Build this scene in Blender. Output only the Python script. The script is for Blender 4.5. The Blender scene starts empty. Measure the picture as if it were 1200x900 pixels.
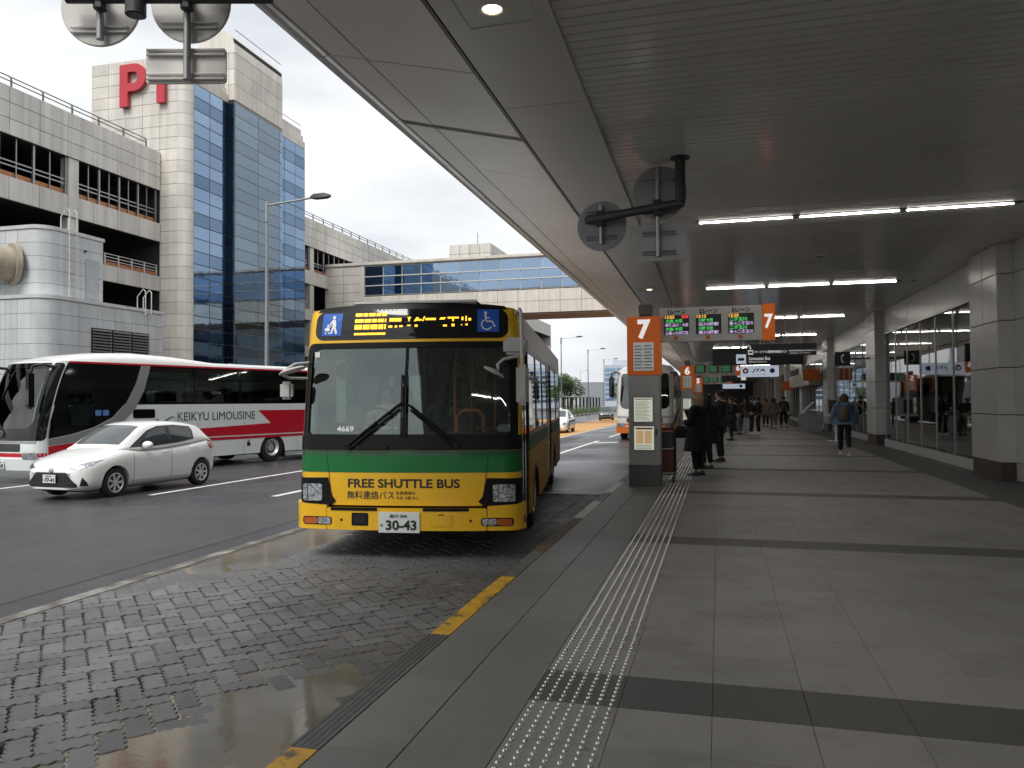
import bpy, bmesh, math, random
from mathutils import Vector, Matrix
from mathutils.geometry import tessellate_polygon
random.seed(7)
R = math.radians
SC = bpy.context.scene
COL = SC.collection
# ---------------------------------------------------------------- camera
cam = bpy.data.cameras.new('camera')
cam.sensor_width = 36.0
cam.lens = 910 / 1200 * 36.0
cam.clip_start = 0.05
cam.clip_end = 6000
camo = bpy.data.objects.new('camera', cam)
COL.objects.link(camo)
camo.matrix_world = (Matrix.Translation((0, 0, 1.6)) @ Matrix.Rotation(R(14.9), 4, 'Z') @
                     Matrix.Rotation(R(90 + 1.23), 4, 'X') @ Matrix.Rotation(R(-0.35), 4, 'Z'))
SC.camera = camo
# ---------------------------------------------------------------- world: overcast sky
SUN_EL, SUN_AZ = 54, 190
w = bpy.data.worlds.new('World')
SC.world = w
w.use_nodes = True
nt = w.node_tree
nt.nodes.clear()
def wn(t, **k):
    n = nt.nodes.new(t)
    for a, b in k.items():
        setattr(n, a, b)
    return n
sky = wn('ShaderNodeTexSky', sky_type='NISHITA', sun_disc=False)
sky.sun_elevation = R(SUN_EL)
sky.sun_rotation = R(SUN_AZ)
sky.dust_density = 4.0
hs = wn('ShaderNodeHueSaturation')
hs.inputs['Saturation'].default_value = 0.25
tc = wn('ShaderNodeTexCoord')
mp = wn('ShaderNodeMapping')
mp.inputs['Scale'].default_value = (1.2, 1.2, 3.6)
nz = wn('ShaderNodeTexNoise')
nz.inputs['Scale'].default_value = 2.2
nz.inputs['Detail'].default_value = 7
nz.inputs['Roughness'].default_value = 0.52
rp = wn('ShaderNodeValToRGB')
rp.color_ramp.elements[0].position = 0.36
rp.color_ramp.elements[0].color = (0.68, 0.71, 0.76, 1)
rp.color_ramp.elements[1].position = 0.62
rp.color_ramp.elements[1].color = (0.97, 0.98, 0.99, 1)
ml = wn('ShaderNodeVectorMath', operation='SCALE')
ml.inputs['Scale'].default_value = 6.9
mx = wn('ShaderNodeMix', data_type='RGBA')
mx.inputs[0].default_value = 0.86
bg = wn('ShaderNodeBackground')
bg.inputs['Strength'].default_value = 0.1
wo = wn('ShaderNodeOutputWorld')
L = nt.links.new
L(sky.outputs[0], hs.inputs['Color'])
L(tc.outputs['Generated'], mp.inputs['Vector'])
L(mp.outputs[0], nz.inputs['Vector'])
L(nz.outputs['Fac'], rp.inputs['Fac'])
L(rp.outputs['Color'], ml.inputs[0])
L(hs.outputs['Color'], mx.inputs[6])
L(ml.outputs[0], mx.inputs[7])
L(mx.outputs[2], bg.inputs['Color'])
L(bg.outputs[0], wo.inputs['Surface'])
# ---------------------------------------------------------------- sun behind thick cloud
sl = bpy.data.lights.new('sun', 'SUN')
sl.energy = 1.5
sl.angle = R(25)
sl.color = (1.0, 0.97, 0.93)
so = bpy.data.objects.new('sun', sl)
COL.objects.link(so)
az = R(SUN_AZ)
sd = Vector((math.sin(az) * math.cos(R(SUN_EL)), math.cos(az) * math.cos(R(SUN_EL)), math.sin(R(SUN_EL))))
so.rotation_euler = sd.to_track_quat('Z', 'Y').to_euler()
so.location = (-30, 20, 60)
# ---------------------------------------------------------------- exposure
vs_ = SC.view_settings
vs_.view_transform = 'Standard'
vs_.look = 'None'
vs_.exposure = 0.8
vs_.gamma = 1.0
vs_.use_curve_mapping = False
SC.cycles.use_denoising = True
SC.cycles.max_bounces = 10
SC.cycles.diffuse_bounces = 5
SC.cycles.glossy_bounces = 5
SC.cycles.transparent_max_bounces = 16
SC.cycles.caustics_reflective = False
SC.cycles.caustics_refractive = False
SC.cycles.sample_clamp_indirect = 6.0
SC.cycles.use_light_tree = True

# ================================================================ helpers
MATS = {}
def mat(name, col=(.5, .5, .5), rough=.6, metal=0.0, var=.12, scale=3.0, bump=0.0, bscale=60, coat=0.0,
        rand=0.0, spec=.5, rvar=0.0, dirt=None, spots=0.0, streak=0.0, emit=None, estr=1.0):
    """procedural principled material: noise in world space varies colour, roughness and relief"""
    if name in MATS:
        return MATS[name]
    m = bpy.data.materials.new(name)
    MATS[name] = m
    m.use_nodes = True
    t = m.node_tree
    N, K = t.nodes, t.links.new
    b = N['Principled BSDF']
    b.inputs['Roughness'].default_value = rough
    b.inputs['Metallic'].default_value = metal
    b.inputs['Specular IOR Level'].default_value = spec
    b.inputs['Coat Weight'].default_value = coat
    b.inputs['Coat Roughness'].default_value = .04
    g = N.new('ShaderNodeNewGeometry')
    n1 = N.new('ShaderNodeTexNoise')
    n1.inputs['Scale'].default_value = scale
    n1.inputs['Detail'].default_value = 6
    n1.inputs['Roughness'].default_value = .6
    K(g.outputs['Position'], n1.inputs['Vector'])
    c = Vector(col)
    r1 = N.new('ShaderNodeValToRGB')
    r1.color_ramp.elements[0].position = .3
    r1.color_ramp.elements[1].position = .7
    r1.color_ramp.elements[0].color = (*(c * (1 - var)), 1)
    r1.color_ramp.elements[1].color = (*(c * (1 + var)), 1)
    K(n1.outputs['Fac'], r1.inputs['Fac'])
    out = r1.outputs['Color']
    if rand:
        oi = N.new('ShaderNodeObjectInfo')
        mr = N.new('ShaderNodeMapRange')
        mr.inputs['To Min'].default_value = 1 - rand
        mr.inputs['To Max'].default_value = 1 + rand
        K(oi.outputs['Random'], mr.inputs['Value'])
        vm = N.new('ShaderNodeVectorMath')
        vm.operation = 'SCALE'
        K(out, vm.inputs[0])
        K(mr.outputs[0], vm.inputs['Scale'])
        out = vm.outputs[0]
    if streak:
        mp = N.new('ShaderNodeMapping')
        mp.inputs['Scale'].default_value = (2.2, 2.2, .12)
        K(g.outputs['Position'], mp.inputs['Vector'])
        n3 = N.new('ShaderNodeTexNoise')
        n3.inputs['Scale'].default_value = 1.0
        n3.inputs['Detail'].default_value = 5
        K(mp.outputs[0], n3.inputs['Vector'])
        r3 = N.new('ShaderNodeMapRange')
        r3.inputs['From Min'].default_value = .35
        r3.inputs['From Max'].default_value = .75
        r3.inputs['To Min'].default_value = 1.0
        r3.inputs['To Max'].default_value = 1 - streak
        K(n3.outputs['Fac'], r3.inputs['Value'])
        vm = N.new('ShaderNodeVectorMath')
        vm.operation = 'SCALE'
        K(out, vm.inputs[0])
        K(r3.outputs[0], vm.inputs['Scale'])
        out = vm.outputs[0]
    if dirt:   # (colour, scale, threshold low, threshold high)
        n4 = N.new('ShaderNodeTexNoise')
        n4.inputs['Scale'].default_value = dirt[1]
        n4.inputs['Detail'].default_value = 8
        n4.inputs['Roughness'].default_value = .65
        K(g.outputs['Position'], n4.inputs['Vector'])
        r4 = N.new('ShaderNodeMapRange')
        r4.inputs['From Min'].default_value = dirt[2]
        r4.inputs['From Max'].default_value = dirt[3]
        K(n4.outputs['Fac'], r4.inputs['Value'])
        mx = N.new('ShaderNodeMix')
        mx.data_type = 'RGBA'
        K(r4.outputs[0], mx.inputs[0])
        K(out, mx.inputs[6])
        mx.inputs[7].default_value = (*dirt[0], 1)
        out = mx.outputs[2]
    if spots:     # old chewing gum and drip marks
        vo = N.new('ShaderNodeTexVoronoi')
        vo.inputs['Scale'].default_value = 2.6
        K(g.outputs['Position'], vo.inputs['Vector'])
        r6 = N.new('ShaderNodeMapRange')
        r6.inputs['From Min'].default_value = .035
        r6.inputs['From Max'].default_value = .075
        r6.inputs['To Min'].default_value = 1 - spots
        r6.inputs['To Max'].default_value = 1.0
        K(vo.outputs['Distance'], r6.inputs['Value'])
        vm = N.new('ShaderNodeVectorMath')
        vm.operation = 'SCALE'
        K(out, vm.inputs[0])
        K(r6.outputs[0], vm.inputs['Scale'])
        out = vm.outputs[0]
    K(out, b.inputs['Base Color'])
    if rvar:
        r2 = N.new('ShaderNodeMapRange')
        r2.inputs['From Min'].default_value = .3
        r2.inputs['From Max'].default_value = .7
        r2.inputs['To Min'].default_value = max(.02, rough - rvar)
        r2.inputs['To Max'].default_value = min(1, rough + rvar)
        n2 = N.new('ShaderNodeTexNoise')
        n2.inputs['Scale'].default_value = scale * .37
        n2.inputs['Detail'].default_value = 5
        K(g.outputs['Position'], n2.inputs['Vector'])
        K(n2.outputs['Fac'], r2.inputs['Value'])
        K(r2.outputs[0], b.inputs['Roughness'])
    if bump:
        n5 = N.new('ShaderNodeTexNoise')
        n5.inputs['Scale'].default_value = bscale
        n5.inputs['Detail'].default_value = 4
        K(g.outputs['Position'], n5.inputs['Vector'])
        bp = N.new('ShaderNodeBump')
        bp.inputs['Strength'].default_value = bump
        bp.inputs['Distance'].default_value = .01
        K(n5.outputs['Fac'], bp.inputs['Height'])
        K(bp.outputs[0], b.inputs['Normal'])
    if emit:
        b.inputs['Emission Color'].default_value = (*emit, 1)
        b.inputs['Emission Strength'].default_value = estr
    return m

def glass(name, tint=(.5, .55, .55), refl=(1, 1, 1), rough=.02, ior=1.5, base=0.0, bump=0.0):
    """window glass: clear tinted body with a fresnel mirror; base adds coating reflectance"""
    if name in MATS:
        return MATS[name]
    m = bpy.data.materials.new(name)
    MATS[name] = m
    m.use_nodes = True
    t = m.node_tree
    N, K = t.nodes, t.links.new
    N.clear()
    o = N.new('ShaderNodeOutputMaterial')
    tr = N.new('ShaderNodeBsdfTransparent')
    tr.inputs[0].default_value = (*tint, 1)
    gl = N.new('ShaderNodeBsdfGlossy')
    gl.inputs['Color'].default_value = (*refl, 1)
    gl.inputs['Roughness'].default_value = rough
    fr = N.new('ShaderNodeFresnel')
    fr.inputs['IOR'].default_value = ior
    mr = N.new('ShaderNodeMapRange')
    mr.inputs['To Min'].default_value = base
    mr.inputs['To Max'].default_value = 1.0
    mx = N.new('ShaderNodeMixShader')
    K(fr.outputs[0], mr.inputs['Value'])
    K(mr.outputs[0], mx.inputs[0])
    K(tr.outputs[0], mx.inputs[1])
    K(gl.outputs[0], mx.inputs[2])
    K(mx.outputs[0], o.inputs[0])
    if bump:
        g = N.new('ShaderNodeNewGeometry')
        n5 = N.new('ShaderNodeTexNoise')
        n5.inputs['Scale'].default_value = 1.1
        n5.inputs['Detail'].default_value = 2
        K(g.outputs['Position'], n5.inputs['Vector'])
        bp = N.new('ShaderNodeBump')
        bp.inputs['Strength'].default_value = bump
        bp.inputs['Distance'].default_value = .02
        K(n5.outputs['Fac'], bp.inputs['Height'])
        K(bp.outputs[0], gl.inputs['Normal'])
    return m

def mirror_glass(name, body, refl, rough=.03, bump=.25, rand=.12):
    """opaque coated curtain-wall glass: dark body under a tinted mirror"""
    if name in MATS:
        return MATS[name]
    m = bpy.data.materials.new(name)
    MATS[name] = m
    m.use_nodes = True
    t = m.node_tree
    N, K = t.nodes, t.links.new
    N.clear()
    o = N.new('ShaderNodeOutputMaterial')
    df = N.new('ShaderNodeBsdfDiffuse')
    df.inputs[0].default_value = (*body, 1)
    gl = N.new('ShaderNodeBsdfGlossy')
    gl.inputs['Roughness'].default_value = rough
    oi = N.new('ShaderNodeObjectInfo')
    mr = N.new('ShaderNodeMapRange')
    mr.inputs['To Min'].default_value = 1 - rand
    mr.inputs['To Max'].default_value = 1 + rand
    K(oi.outputs['Random'], mr.inputs['Value'])
    vm = N.new('ShaderNodeVectorMath')
    vm.operation = 'SCALE'
    vm.inputs[0].default_value = refl
    K(mr.outputs[0], vm.inputs['Scale'])
    K(vm.outputs[0], gl.inputs['Color'])
    ad = N.new('ShaderNodeAddShader')
    K(df.outputs[0], ad.inputs[0])
    K(gl.outputs[0], ad.inputs[1])
    K(ad.outputs[0], o.inputs[0])
    g = N.new('ShaderNodeNewGeometry')
    n5 = N.new('ShaderNodeTexNoise')
    n5.inputs['Scale'].default_value = .6
    n5.inputs['Detail'].default_value = 2
    K(g.outputs['Position'], n5.inputs['Vector'])
    bp = N.new('ShaderNodeBump')
    bp.inputs['Strength'].default_value = bump
    bp.inputs['Distance'].default_value = .03
    K(n5.outputs['Fac'], bp.inputs['Height'])
    K(bp.outputs[0], gl.inputs['Normal'])
    return m

def emis(name, col, s):
    return mat(name, tuple(c * .5 for c in col), rough=.5, var=.02, emit=col, estr=s)

def wm(o):
    m = o.matrix_parent_inverse @ o.matrix_basis
    return (wm(o.parent) @ m) if o.parent else o.matrix_basis.copy()

def put(o, parent=None, world=False):
    COL.objects.link(o)
    if parent:
        o.parent = parent
        if world:
            o.matrix_parent_inverse = wm(parent).inverted()
    return o

def tag(o, label=None, cat=None, group=None, kind=None):
    if label: o['label'] = label
    if cat: o['category'] = cat
    if group: o['group'] = group
    if kind: o['kind'] = kind
    return o

def root(name, loc=(0, 0, 0), rz=0.0, label=None, cat=None, group=None, kind=None):
    o = bpy.data.objects.new(name, None)
    o.empty_display_size = .2
    o.location = loc
    o.rotation_euler = (0, 0, R(rz))
    COL.objects.link(o)
    return tag(o, label, cat, group, kind)

def copy_tree(o, parent=None):
    c = o.copy()
    COL.objects.link(c)
    if parent:
        c.parent = parent
    for ch in KIDS(o):
        copy_tree(ch, c)
    return c
def KIDS(o):
    return [c for c in list(o.children)]

class MB:
    """collects shapes and links them as one mesh object"""
    def __init__(s):
        s.v, s.f, s.mi, s.cur = [], [], [], 0
    def add(s, vs, fs):
        o = len(s.v)
        s.v += [tuple(p) for p in vs]
        for f in fs:
            s.f.append([i + o for i in f])
            s.mi.append(s.cur)
        return s
    def bx(s, x0, x1, y0, y1, z0, z1):
        return s.add([(x0, y0, z0), (x1, y0, z0), (x1, y1, z0), (x0, y1, z0), (x0, y0, z1), (x1, y0, z1), (x1, y1, z1), (x0, y1, z1)],
                     [(0, 3, 2, 1), (4, 5, 6, 7), (0, 1, 5, 4), (1, 2, 6, 5), (2, 3, 7, 6), (3, 0, 4, 7)])
    def cyl(s, p0, p1, r0, r1=None, n=12, caps=True):
        r1 = r0 if r1 is None else r1
        p0, p1 = Vector(p0), Vector(p1)
        d = (p1 - p0).normalized()
        a = d.orthogonal().normalized()
        b = d.cross(a)
        vs = []
        for p, r in ((p0, r0), (p1, r1)):
            for i in range(n):
                t = 2 * math.pi * i / n
                vs.append(p + (a * math.cos(t) + b * math.sin(t)) * r)
        fs = [(i, (i + 1) % n, n + (i + 1) % n, n + i) for i in range(n)]
        if caps:
            fs += [tuple(range(n - 1, -1, -1)), tuple(range(n, 2 * n))]
        return s.add(vs, fs)
    def tube(s, pts, r, n=8):
        pts = [Vector(p) for p in pts]
        rs = r if isinstance(r, (list, tuple)) else [r] * len(pts)
        vs, fs = [], []
        a = None
        for i, p in enumerate(pts):
            d = (pts[min(i + 1, len(pts) - 1)] - pts[max(i - 1, 0)]).normalized()
            a = d.orthogonal().normalized() if a is None else (a - d * a.dot(d)).normalized()
            b = d.cross(a)
            for k in range(n):
                t = 2 * math.pi * k / n
                vs.append(p + (a * math.cos(t) + b * math.sin(t)) * rs[i])
        for i in range(len(pts) - 1):
            for k in range(n):
                fs.append((i * n + k, i * n + (k + 1) % n, (i + 1) * n + (k + 1) % n, (i + 1) * n + k))
        fs += [tuple(range(n - 1, -1, -1)), tuple(range((len(pts) - 1) * n, len(pts) * n))]
        return s.add(vs, fs)
    def ball(s, c, r, n=12, m=8):
        rx, ry, rz = r if isinstance(r, (list, tuple)) else (r, r, r)
        vs = [(c[0], c[1], c[2] - rz)]
        for j in range(1, m):
            t = math.pi * j / m - math.pi / 2
            for i in range(n):
                u = 2 * math.pi * i / n
                vs.append((c[0] + rx * math.cos(t) * math.cos(u), c[1] + ry * math.cos(t) * math.sin(u), c[2] + rz * math.sin(t)))
        vs.append((c[0], c[1], c[2] + rz))
        fs = [(0, 1 + (i + 1) % n, 1 + i) for i in range(n)]
        for j in range(m - 2):
            for i in range(n):
                a = 1 + j * n
                fs.append((a + i, a + (i + 1) % n, a + n + (i + 1) % n, a + n + i))
        l = len(vs) - 1
        a = 1 + (m - 2) * n
        fs += [(a + i, a + (i + 1) % n, l) for i in range(n)]
        return s.add(vs, fs)
    def rings(s, rings, cap=True, closed=True):
        n = len(rings[0])
        vs = [p for r in rings for p in r]
        fs = []
        for i in range(len(rings) - 1):
            for k in range(n if closed else n - 1):
                fs.append((i * n + k, i * n + (k + 1) % n, (i + 1) * n + (k + 1) % n, (i + 1) * n + k))
        if cap:
            fs += [tuple(range(n - 1, -1, -1)), tuple(range((len(rings) - 1) * n, len(rings) * n))]
        return s.add(vs, fs)
    def prism(s, pts, ax, lo, hi):
        """2-D outline swept along axis ax ('x','y','z')"""
        def P(a, b, c):
            return {'x': (c, a, b), 'y': (a, c, b), 'z': (a, b, c)}[ax]
        n = len(pts)
        vs = [P(a, b, lo) for a, b in pts] + [P(a, b, hi) for a, b in pts]
        fs = [(i, (i + 1) % n, n + (i + 1) % n, n + i) for i in range(n)]
        fs += [tuple(range(n - 1, -1, -1)), tuple(range(n, 2 * n))]
        return s.add(vs, fs)
    def mesh(s, name, bevel=0, smooth=False):
        me = bpy.data.meshes.new(name)
        me.from_pydata(s.v, [], s.f)
        bm = bmesh.new()
        bm.from_mesh(me)
        bmesh.ops.recalc_face_normals(bm, faces=bm.faces)
        if bevel:
            bmesh.ops.remove_doubles(bm, verts=bm.verts, dist=1e-5)
            es = [e for e in bm.edges if len(e.link_faces) == 2 and e.calc_face_angle(0) > .6]
            bmesh.ops.bevel(bm, geom=es, offset=bevel, segments=2, affect='EDGES', clamp_overlap=True)
        bm.to_mesh(me)
        bm.free()
        if smooth:
            me.polygons.foreach_set('use_smooth', [True] * len(me.polygons))
            if hasattr(me, 'set_sharp_from_angle'):
                me.set_sharp_from_angle(angle=R(40 if smooth is True else smooth))
        return me
    def build(s, name, m, parent=None, bevel=0, smooth=False, world=False, loc=None, rz=0, **t):
        me = s.mesh(name, bevel, smooth)
        for q in (m if isinstance(m, (list, tuple)) else [m]):
            me.materials.append(q)
        if isinstance(m, (list, tuple)) and len(s.mi) == len(me.polygons):
            me.polygons.foreach_set('material_index', s.mi)
        o = bpy.data.objects.new(name, me)
        if loc is not None:
            o.location = loc
            o.rotation_euler = (0, 0, R(rz))
        put(o, parent, world)
        return tag(o, **t)

def inst(name, me, parent=None, M=None, world=False, **t):
    o = bpy.data.objects.new(name, me)
    if M is not None:
        o.matrix_basis = M
    put(o, parent, world)
    return tag(o, **t)

def basis(O, U, V):
    U, V, O = Vector(U), Vector(V), Vector(O)
    N = U.cross(V)
    return Matrix(((U.x, V.x, N.x, O.x), (U.y, V.y, N.y, O.y), (U.z, V.z, N.z, O.z), (0, 0, 0, 1)))

PCACHE = {}
def slab(w, h, t, m, ch=.008):
    """panel mesh: u along x, v along y, front face at +t with chamfered edges"""
    k = (round(w, 3), round(h, 3), t, m.name, ch)
    if k not in PCACHE:
        b = MB()
        v = [(0, 0, -.0), (w, 0, 0), (w, h, 0), (0, h, 0), (0, 0, t - ch), (w, 0, t - ch), (w, h, t - ch), (0, h, t - ch),
             (ch, ch, t), (w - ch, ch, t), (w - ch, h - ch, t), (ch, h - ch, t)]
        f = [(3, 2, 1, 0)]
        for i in range(4):
            j = (i + 1) % 4
            f += [(i, j, 4 + j, 4 + i), (4 + i, 4 + j, 8 + j, 8 + i)]
        f.append((8, 9, 10, 11))
        me = b.add(v, f).mesh('panel')
        me.materials.append(m)
        PCACHE[k] = me
    return PCACHE[k]

def panels(name, parent, O, U, V, us, vs, t, m, gap=.012, ch=.006, skip=None, tilt=0, world=True, pick=None):
    """a grid of separate panels between break points us (along U) and vs (along V)"""
    O, U, V = Vector(O), Vector(U), Vector(V)
    N = U.cross(V)
    out = []
    for i in range(len(us) - 1):
        for j in range(len(vs) - 1):
            if skip and skip(i, j):
                continue
            mm = pick(i, j) if pick else m
            a, b, c, d = us[i] + gap / 2, us[i + 1] - gap / 2, vs[j] + gap / 2, vs[j + 1] - gap / 2
            M = basis(O + U * a + V * c, U, V)
            if tilt:
                M = M @ Matrix.Rotation(random.uniform(-tilt, tilt), 4, 'X') @ Matrix.Rotation(random.uniform(-tilt, tilt), 4, 'Y')
            out.append(inst(name, slab(b - a, d - c, t, mm, ch), parent, M, world))
    return out

def frange(a, b, n):
    return [a + (b - a) * i / n for i in range(n + 1)]

def rrect(x0, x1, z0, z1, r, n=5):
    p = []
    rs = r if isinstance(r, (list, tuple)) else [r] * 4      # bl, br, tr, tl
    for (cx, cz, a0, q) in ((x0 + rs[0], z0 + rs[0], 180, rs[0]), (x1 - rs[1], z0 + rs[1], 270, rs[1]),
                            (x1 - rs[2], z1 - rs[2], 0, rs[2]), (x0 + rs[3], z1 - rs[3], 90, rs[3])):
        for i in range(n + 1):
            a = R(a0 + 90 * i / n)
            p.append((cx + q * math.cos(a), cz + q * math.sin(a)))
    return p

def patch(outline, fn, off=0.0, thick=.012, holes=(), su=.25, sv=.25):
    """2-D outline (with holes) cut on a grid and laid on the curved surface fn(u, v, offset)"""
    loops = [[Vector((a, b, 0)) for a, b in outline]] + [[Vector((a, b, 0)) for a, b in h] for h in holes]
    flat = [p for l in loops for p in l]
    bm = bmesh.new()
    bv = [bm.verts.new(p) for p in flat]
    for t in tessellate_polygon(loops):
        try:
            bm.faces.new([bv[i] for i in t])
        except ValueError:
            pass
    us = [p.x for p in flat]
    vs = [p.y for p in flat]
    for lo, hi, st, no in ((min(us), max(us), su, (1, 0, 0)), (min(vs), max(vs), sv, (0, 1, 0))):
        n = max(1, int(math.ceil((hi - lo) / st)))
        for i in range(1, n):
            q = lo + (hi - lo) * i / n
            bmesh.ops.bisect_plane(bm, geom=bm.verts[:] + bm.edges[:] + bm.faces[:],
                                   plane_co=(q * no[0], q * no[1], 0), plane_no=no, dist=1e-6)
    bmesh.ops.remove_doubles(bm, verts=bm.verts, dist=1e-5)
    bmesh.ops.recalc_face_normals(bm, faces=bm.faces)
    bm.verts.index_update()
    vv = [v.co.copy() for v in bm.verts]
    n = len(vv)
    fs = [[v.index for v in f.verts] for f in bm.faces]
    es = [(e.verts[0].index, e.verts[1].index) for e in bm.edges if len(e.link_faces) == 1]
    bm.free()
    b = MB()
    V = [fn(p.x, p.y, off + thick) for p in vv]
    if thick:
        V += [fn(p.x, p.y, off) for p in vv]
        fs = fs + [[i + n for i in reversed(f)] for f in fs] + [[a, c, c + n, a + n] for a, c in es]
    return b.add(V, fs)

def text_mesh(s, box, depth=.003, bold=0.0, shear=0.0):
    """lettering stretched into box (w, h), lying in local xz, centred, facing -y"""
    cu = bpy.data.curves.new('lettering', 'FONT')
    cu.body = s
    cu.extrude = .02
    cu.offset = bold
    cu.shear = shear
    cu.resolution_u = 3
    o = bpy.data.objects.new('lettering', cu)
    COL.objects.link(o)
    dg = bpy.context.evaluated_depsgraph_get()
    me = bpy.data.meshes.new_from_object(o.evaluated_get(dg))
    bpy.data.objects.remove(o)
    bpy.data.curves.remove(cu)
    xs = [v.co.x for v in me.vertices]
    ys = [v.co.y for v in me.vertices]
    if not xs:
        return me
    cx, cy = (min(xs) + max(xs)) / 2, (min(ys) + max(ys)) / 2
    w_, h_ = max(xs) - min(xs), max(ys) - min(ys)
    kx = box[0] / max(w_, 1e-6) if box[0] else box[1] / h_
    ky = box[1] / max(h_, 1e-6) if box[1] else kx
    for v in me.vertices:
        x, y, z = v.co
        v.co = ((x - cx) * kx, -z / .02 * depth, (y - cy) * ky)
    return me

TC = {}
def text(s, box, m, parent, loc, rz=0, rx=0, depth=.003, bold=0.0, shear=0.0, world=False, name='lettering'):
    k = (s, box, depth, bold, shear, m.name)
    if k not in TC:
        me = text_mesh(s, box, depth, bold, shear)
        me.materials.clear()
        me.materials.append(m)
        TC[k] = me
    o = bpy.data.objects.new(name, TC[k])
    o.location = loc
    o.rotation_euler = (R(rx), 0, R(rz))
    return put(o, parent, world)

def zr(x, y):
    """road surface height: bus bay level, carriageway falling away to the left and gently along its length"""
    a = -.15 - .025 * min(max(-5.53 - x, 0), 9)
    k = min(max((-2.5 - x) / 6, 0), 1)
    return a - .006 * k * min(max(y - 12, 0), 110)

def spl(keys):
    ks = sorted(keys)
    def f(x):
        if x <= ks[0][0]: return ks[0][1]
        if x >= ks[-1][0]: return ks[-1][1]
        for i in range(len(ks) - 1):
            if x <= ks[i + 1][0]:
                x0, y0 = ks[i]
                x1, y1 = ks[i + 1]
                h = x1 - x0
                m0 = (ks[i + 1][1] - ks[i - 1][1]) / (ks[i + 1][0] - ks[i - 1][0]) if i > 0 else (y1 - y0) / h
                m1 = (ks[i + 2][1] - ks[i][1]) / (ks[i + 2][0] - ks[i][0]) if i + 2 < len(ks) else (y1 - y0) / h
                t = (x - x0) / h
                return (2 * t ** 3 - 3 * t * t + 1) * y0 + (t ** 3 - 2 * t * t + t) * h * m0 + (-2 * t ** 3 + 3 * t * t) * y1 + (t ** 3 - t * t) * h * m1
    return f
# ================================================================ materials
asphalt = mat('asphalt_wet', (.044, .046, .051), rough=.36, rvar=.15, var=.22, scale=.9, bump=.35, bscale=120,
              dirt=((.058, .058, .06), .45, .48, .66))
asphalt_far = mat('asphalt_patch', (.030, .031, .033), rough=.5, var=.2, scale=2, bump=.3, bscale=110)
concrete = mat('concrete_gutter', (.30, .29, .27), rough=.7, var=.25, scale=4, bump=.3, bscale=80, dirt=((.11, .10, .085), 2.2, .40, .56))
paver_m = mat('paver_concrete', (.172, .172, .174), rough=.46, rvar=.18, var=.3, scale=1.1, bump=.7, bscale=230, rand=.22,
              dirt=((.085, .085, .086), .55, .48, .62))
paver_bed = mat('paver_joint_sand', (.018, .018, .017), rough=.95, var=.4, scale=20)
tile_l = mat('floor_tile_granite', (.28, .27, .253), rough=.46, rvar=.1, var=.16, scale=240, rand=.085, bump=.06, bscale=300,
             dirt=((.175, .168, .155), 1.3, .50, .72), spots=.35)
tile_d = mat('floor_tile_dark', (.088, .085, .08), rough=.5, var=.2, scale=200, spots=.3, rand=.06, bump=.06, bscale=300)
tile_s = mat('floor_slab_grey', (.195, .196, .184), rough=.5, rvar=.08, var=.13, scale=180, spots=.35, rand=.07, dirt=((.165, .164, .153), 1.1, .5, .7))
joint_m = mat('floor_joint', (.21, .2, .185), rough=.9, var=.2)
joint_d = mat('floor_joint_dark', (.03, .03, .03), rough=.9, var=.2)
steel = mat('stud_steel', (.72, .71, .68), rough=.22, metal=1, var=.05)
yellow_paint = mat('kerb_paint_yellow', (.72, .40, .03), rough=.55, var=.18, scale=9, dirt=((.10, .085, .06), 7, .52, .64))
shaded_yellow = mat('kerb_paint_shaded', (.20, .13, .05), rough=.6, var=.25, scale=8, dirt=((.09, .08, .07), 9, .45, .6))  # yellow kerb paint with shadow put into its colour
white_paint = mat('road_paint_white', (.78, .78, .76), rough=.55, var=.1, scale=5, dirt=((.25, .25, .25), 6, .58, .76))
orange_road = mat('road_paint_orange', (.62, .33, .10), rough=.6, var=.12, scale=1.5)
kerb_m = mat('kerb_stone', (.14, .138, .134), rough=.55, var=.2, scale=12, rand=.08, bump=.2, bscale=90)
water = mat('puddle_water', (.20, .172, .125), rough=.07, var=.3, scale=1.3, bump=.05, bscale=22, spec=.6)
slat_m = mat('ceiling_slat', (.68, .67, .65), rough=.16, var=.04, scale=.8, rand=.03, spec=.6)
black_m = mat('void_black', (.012, .012, .012), rough=.9, var=.1)
beam_m = mat('ceiling_panel_beam', (.62, .615, .60), rough=.36, var=.04, scale=1, rand=.02)
soffit_m = mat('ceiling_panel_soffit', (.74, .725, .695), rough=.38, var=.05, scale=1, rand=.03, streak=.06)
gutter_m = mat('canopy_edge_metal', (.42, .42, .41), rough=.3, metal=.7, var=.08)
roof_m = mat('canopy_roof', (.35, .35, .34), rough=.8)
tube_m = emis('lamp_tube', (1.0, .95, .86), 15.0)
down_m = emis('downlight_lamp', (1.0, .80, .50), 6.0)
dark_metal = mat('dark_metal', (.06, .062, .065), rough=.45, metal=.3, var=.12)
grey_metal = mat('grey_metal', (.35, .355, .36), rough=.38, metal=.75, var=.08)
wallpan = mat('wall_panel_light', (.58, .575, .56), rough=.3, var=.05, scale=2, rand=.04, spec=.6)
plinth_m = mat('wall_plinth', (.075, .055, .05), rough=.4, var=.15)
mull_m = mat('mullion_alu', (.42, .42, .41), rough=.35, metal=.8, var=.06)
shop_glass = glass('lobby_glass', tint=(.38, .40, .41), base=.10, ior=1.6, bump=.04)
lobby_m = mat('lobby_wall', (.16, .14, .12), rough=.6, var=.2, scale=.6)
white_pl = mat('white_plastic', (.72, .72, .70), rough=.45, var=.05)
black_pl = mat('black_plastic', (.02, .02, .021), rough=.35, var=.1)
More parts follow.
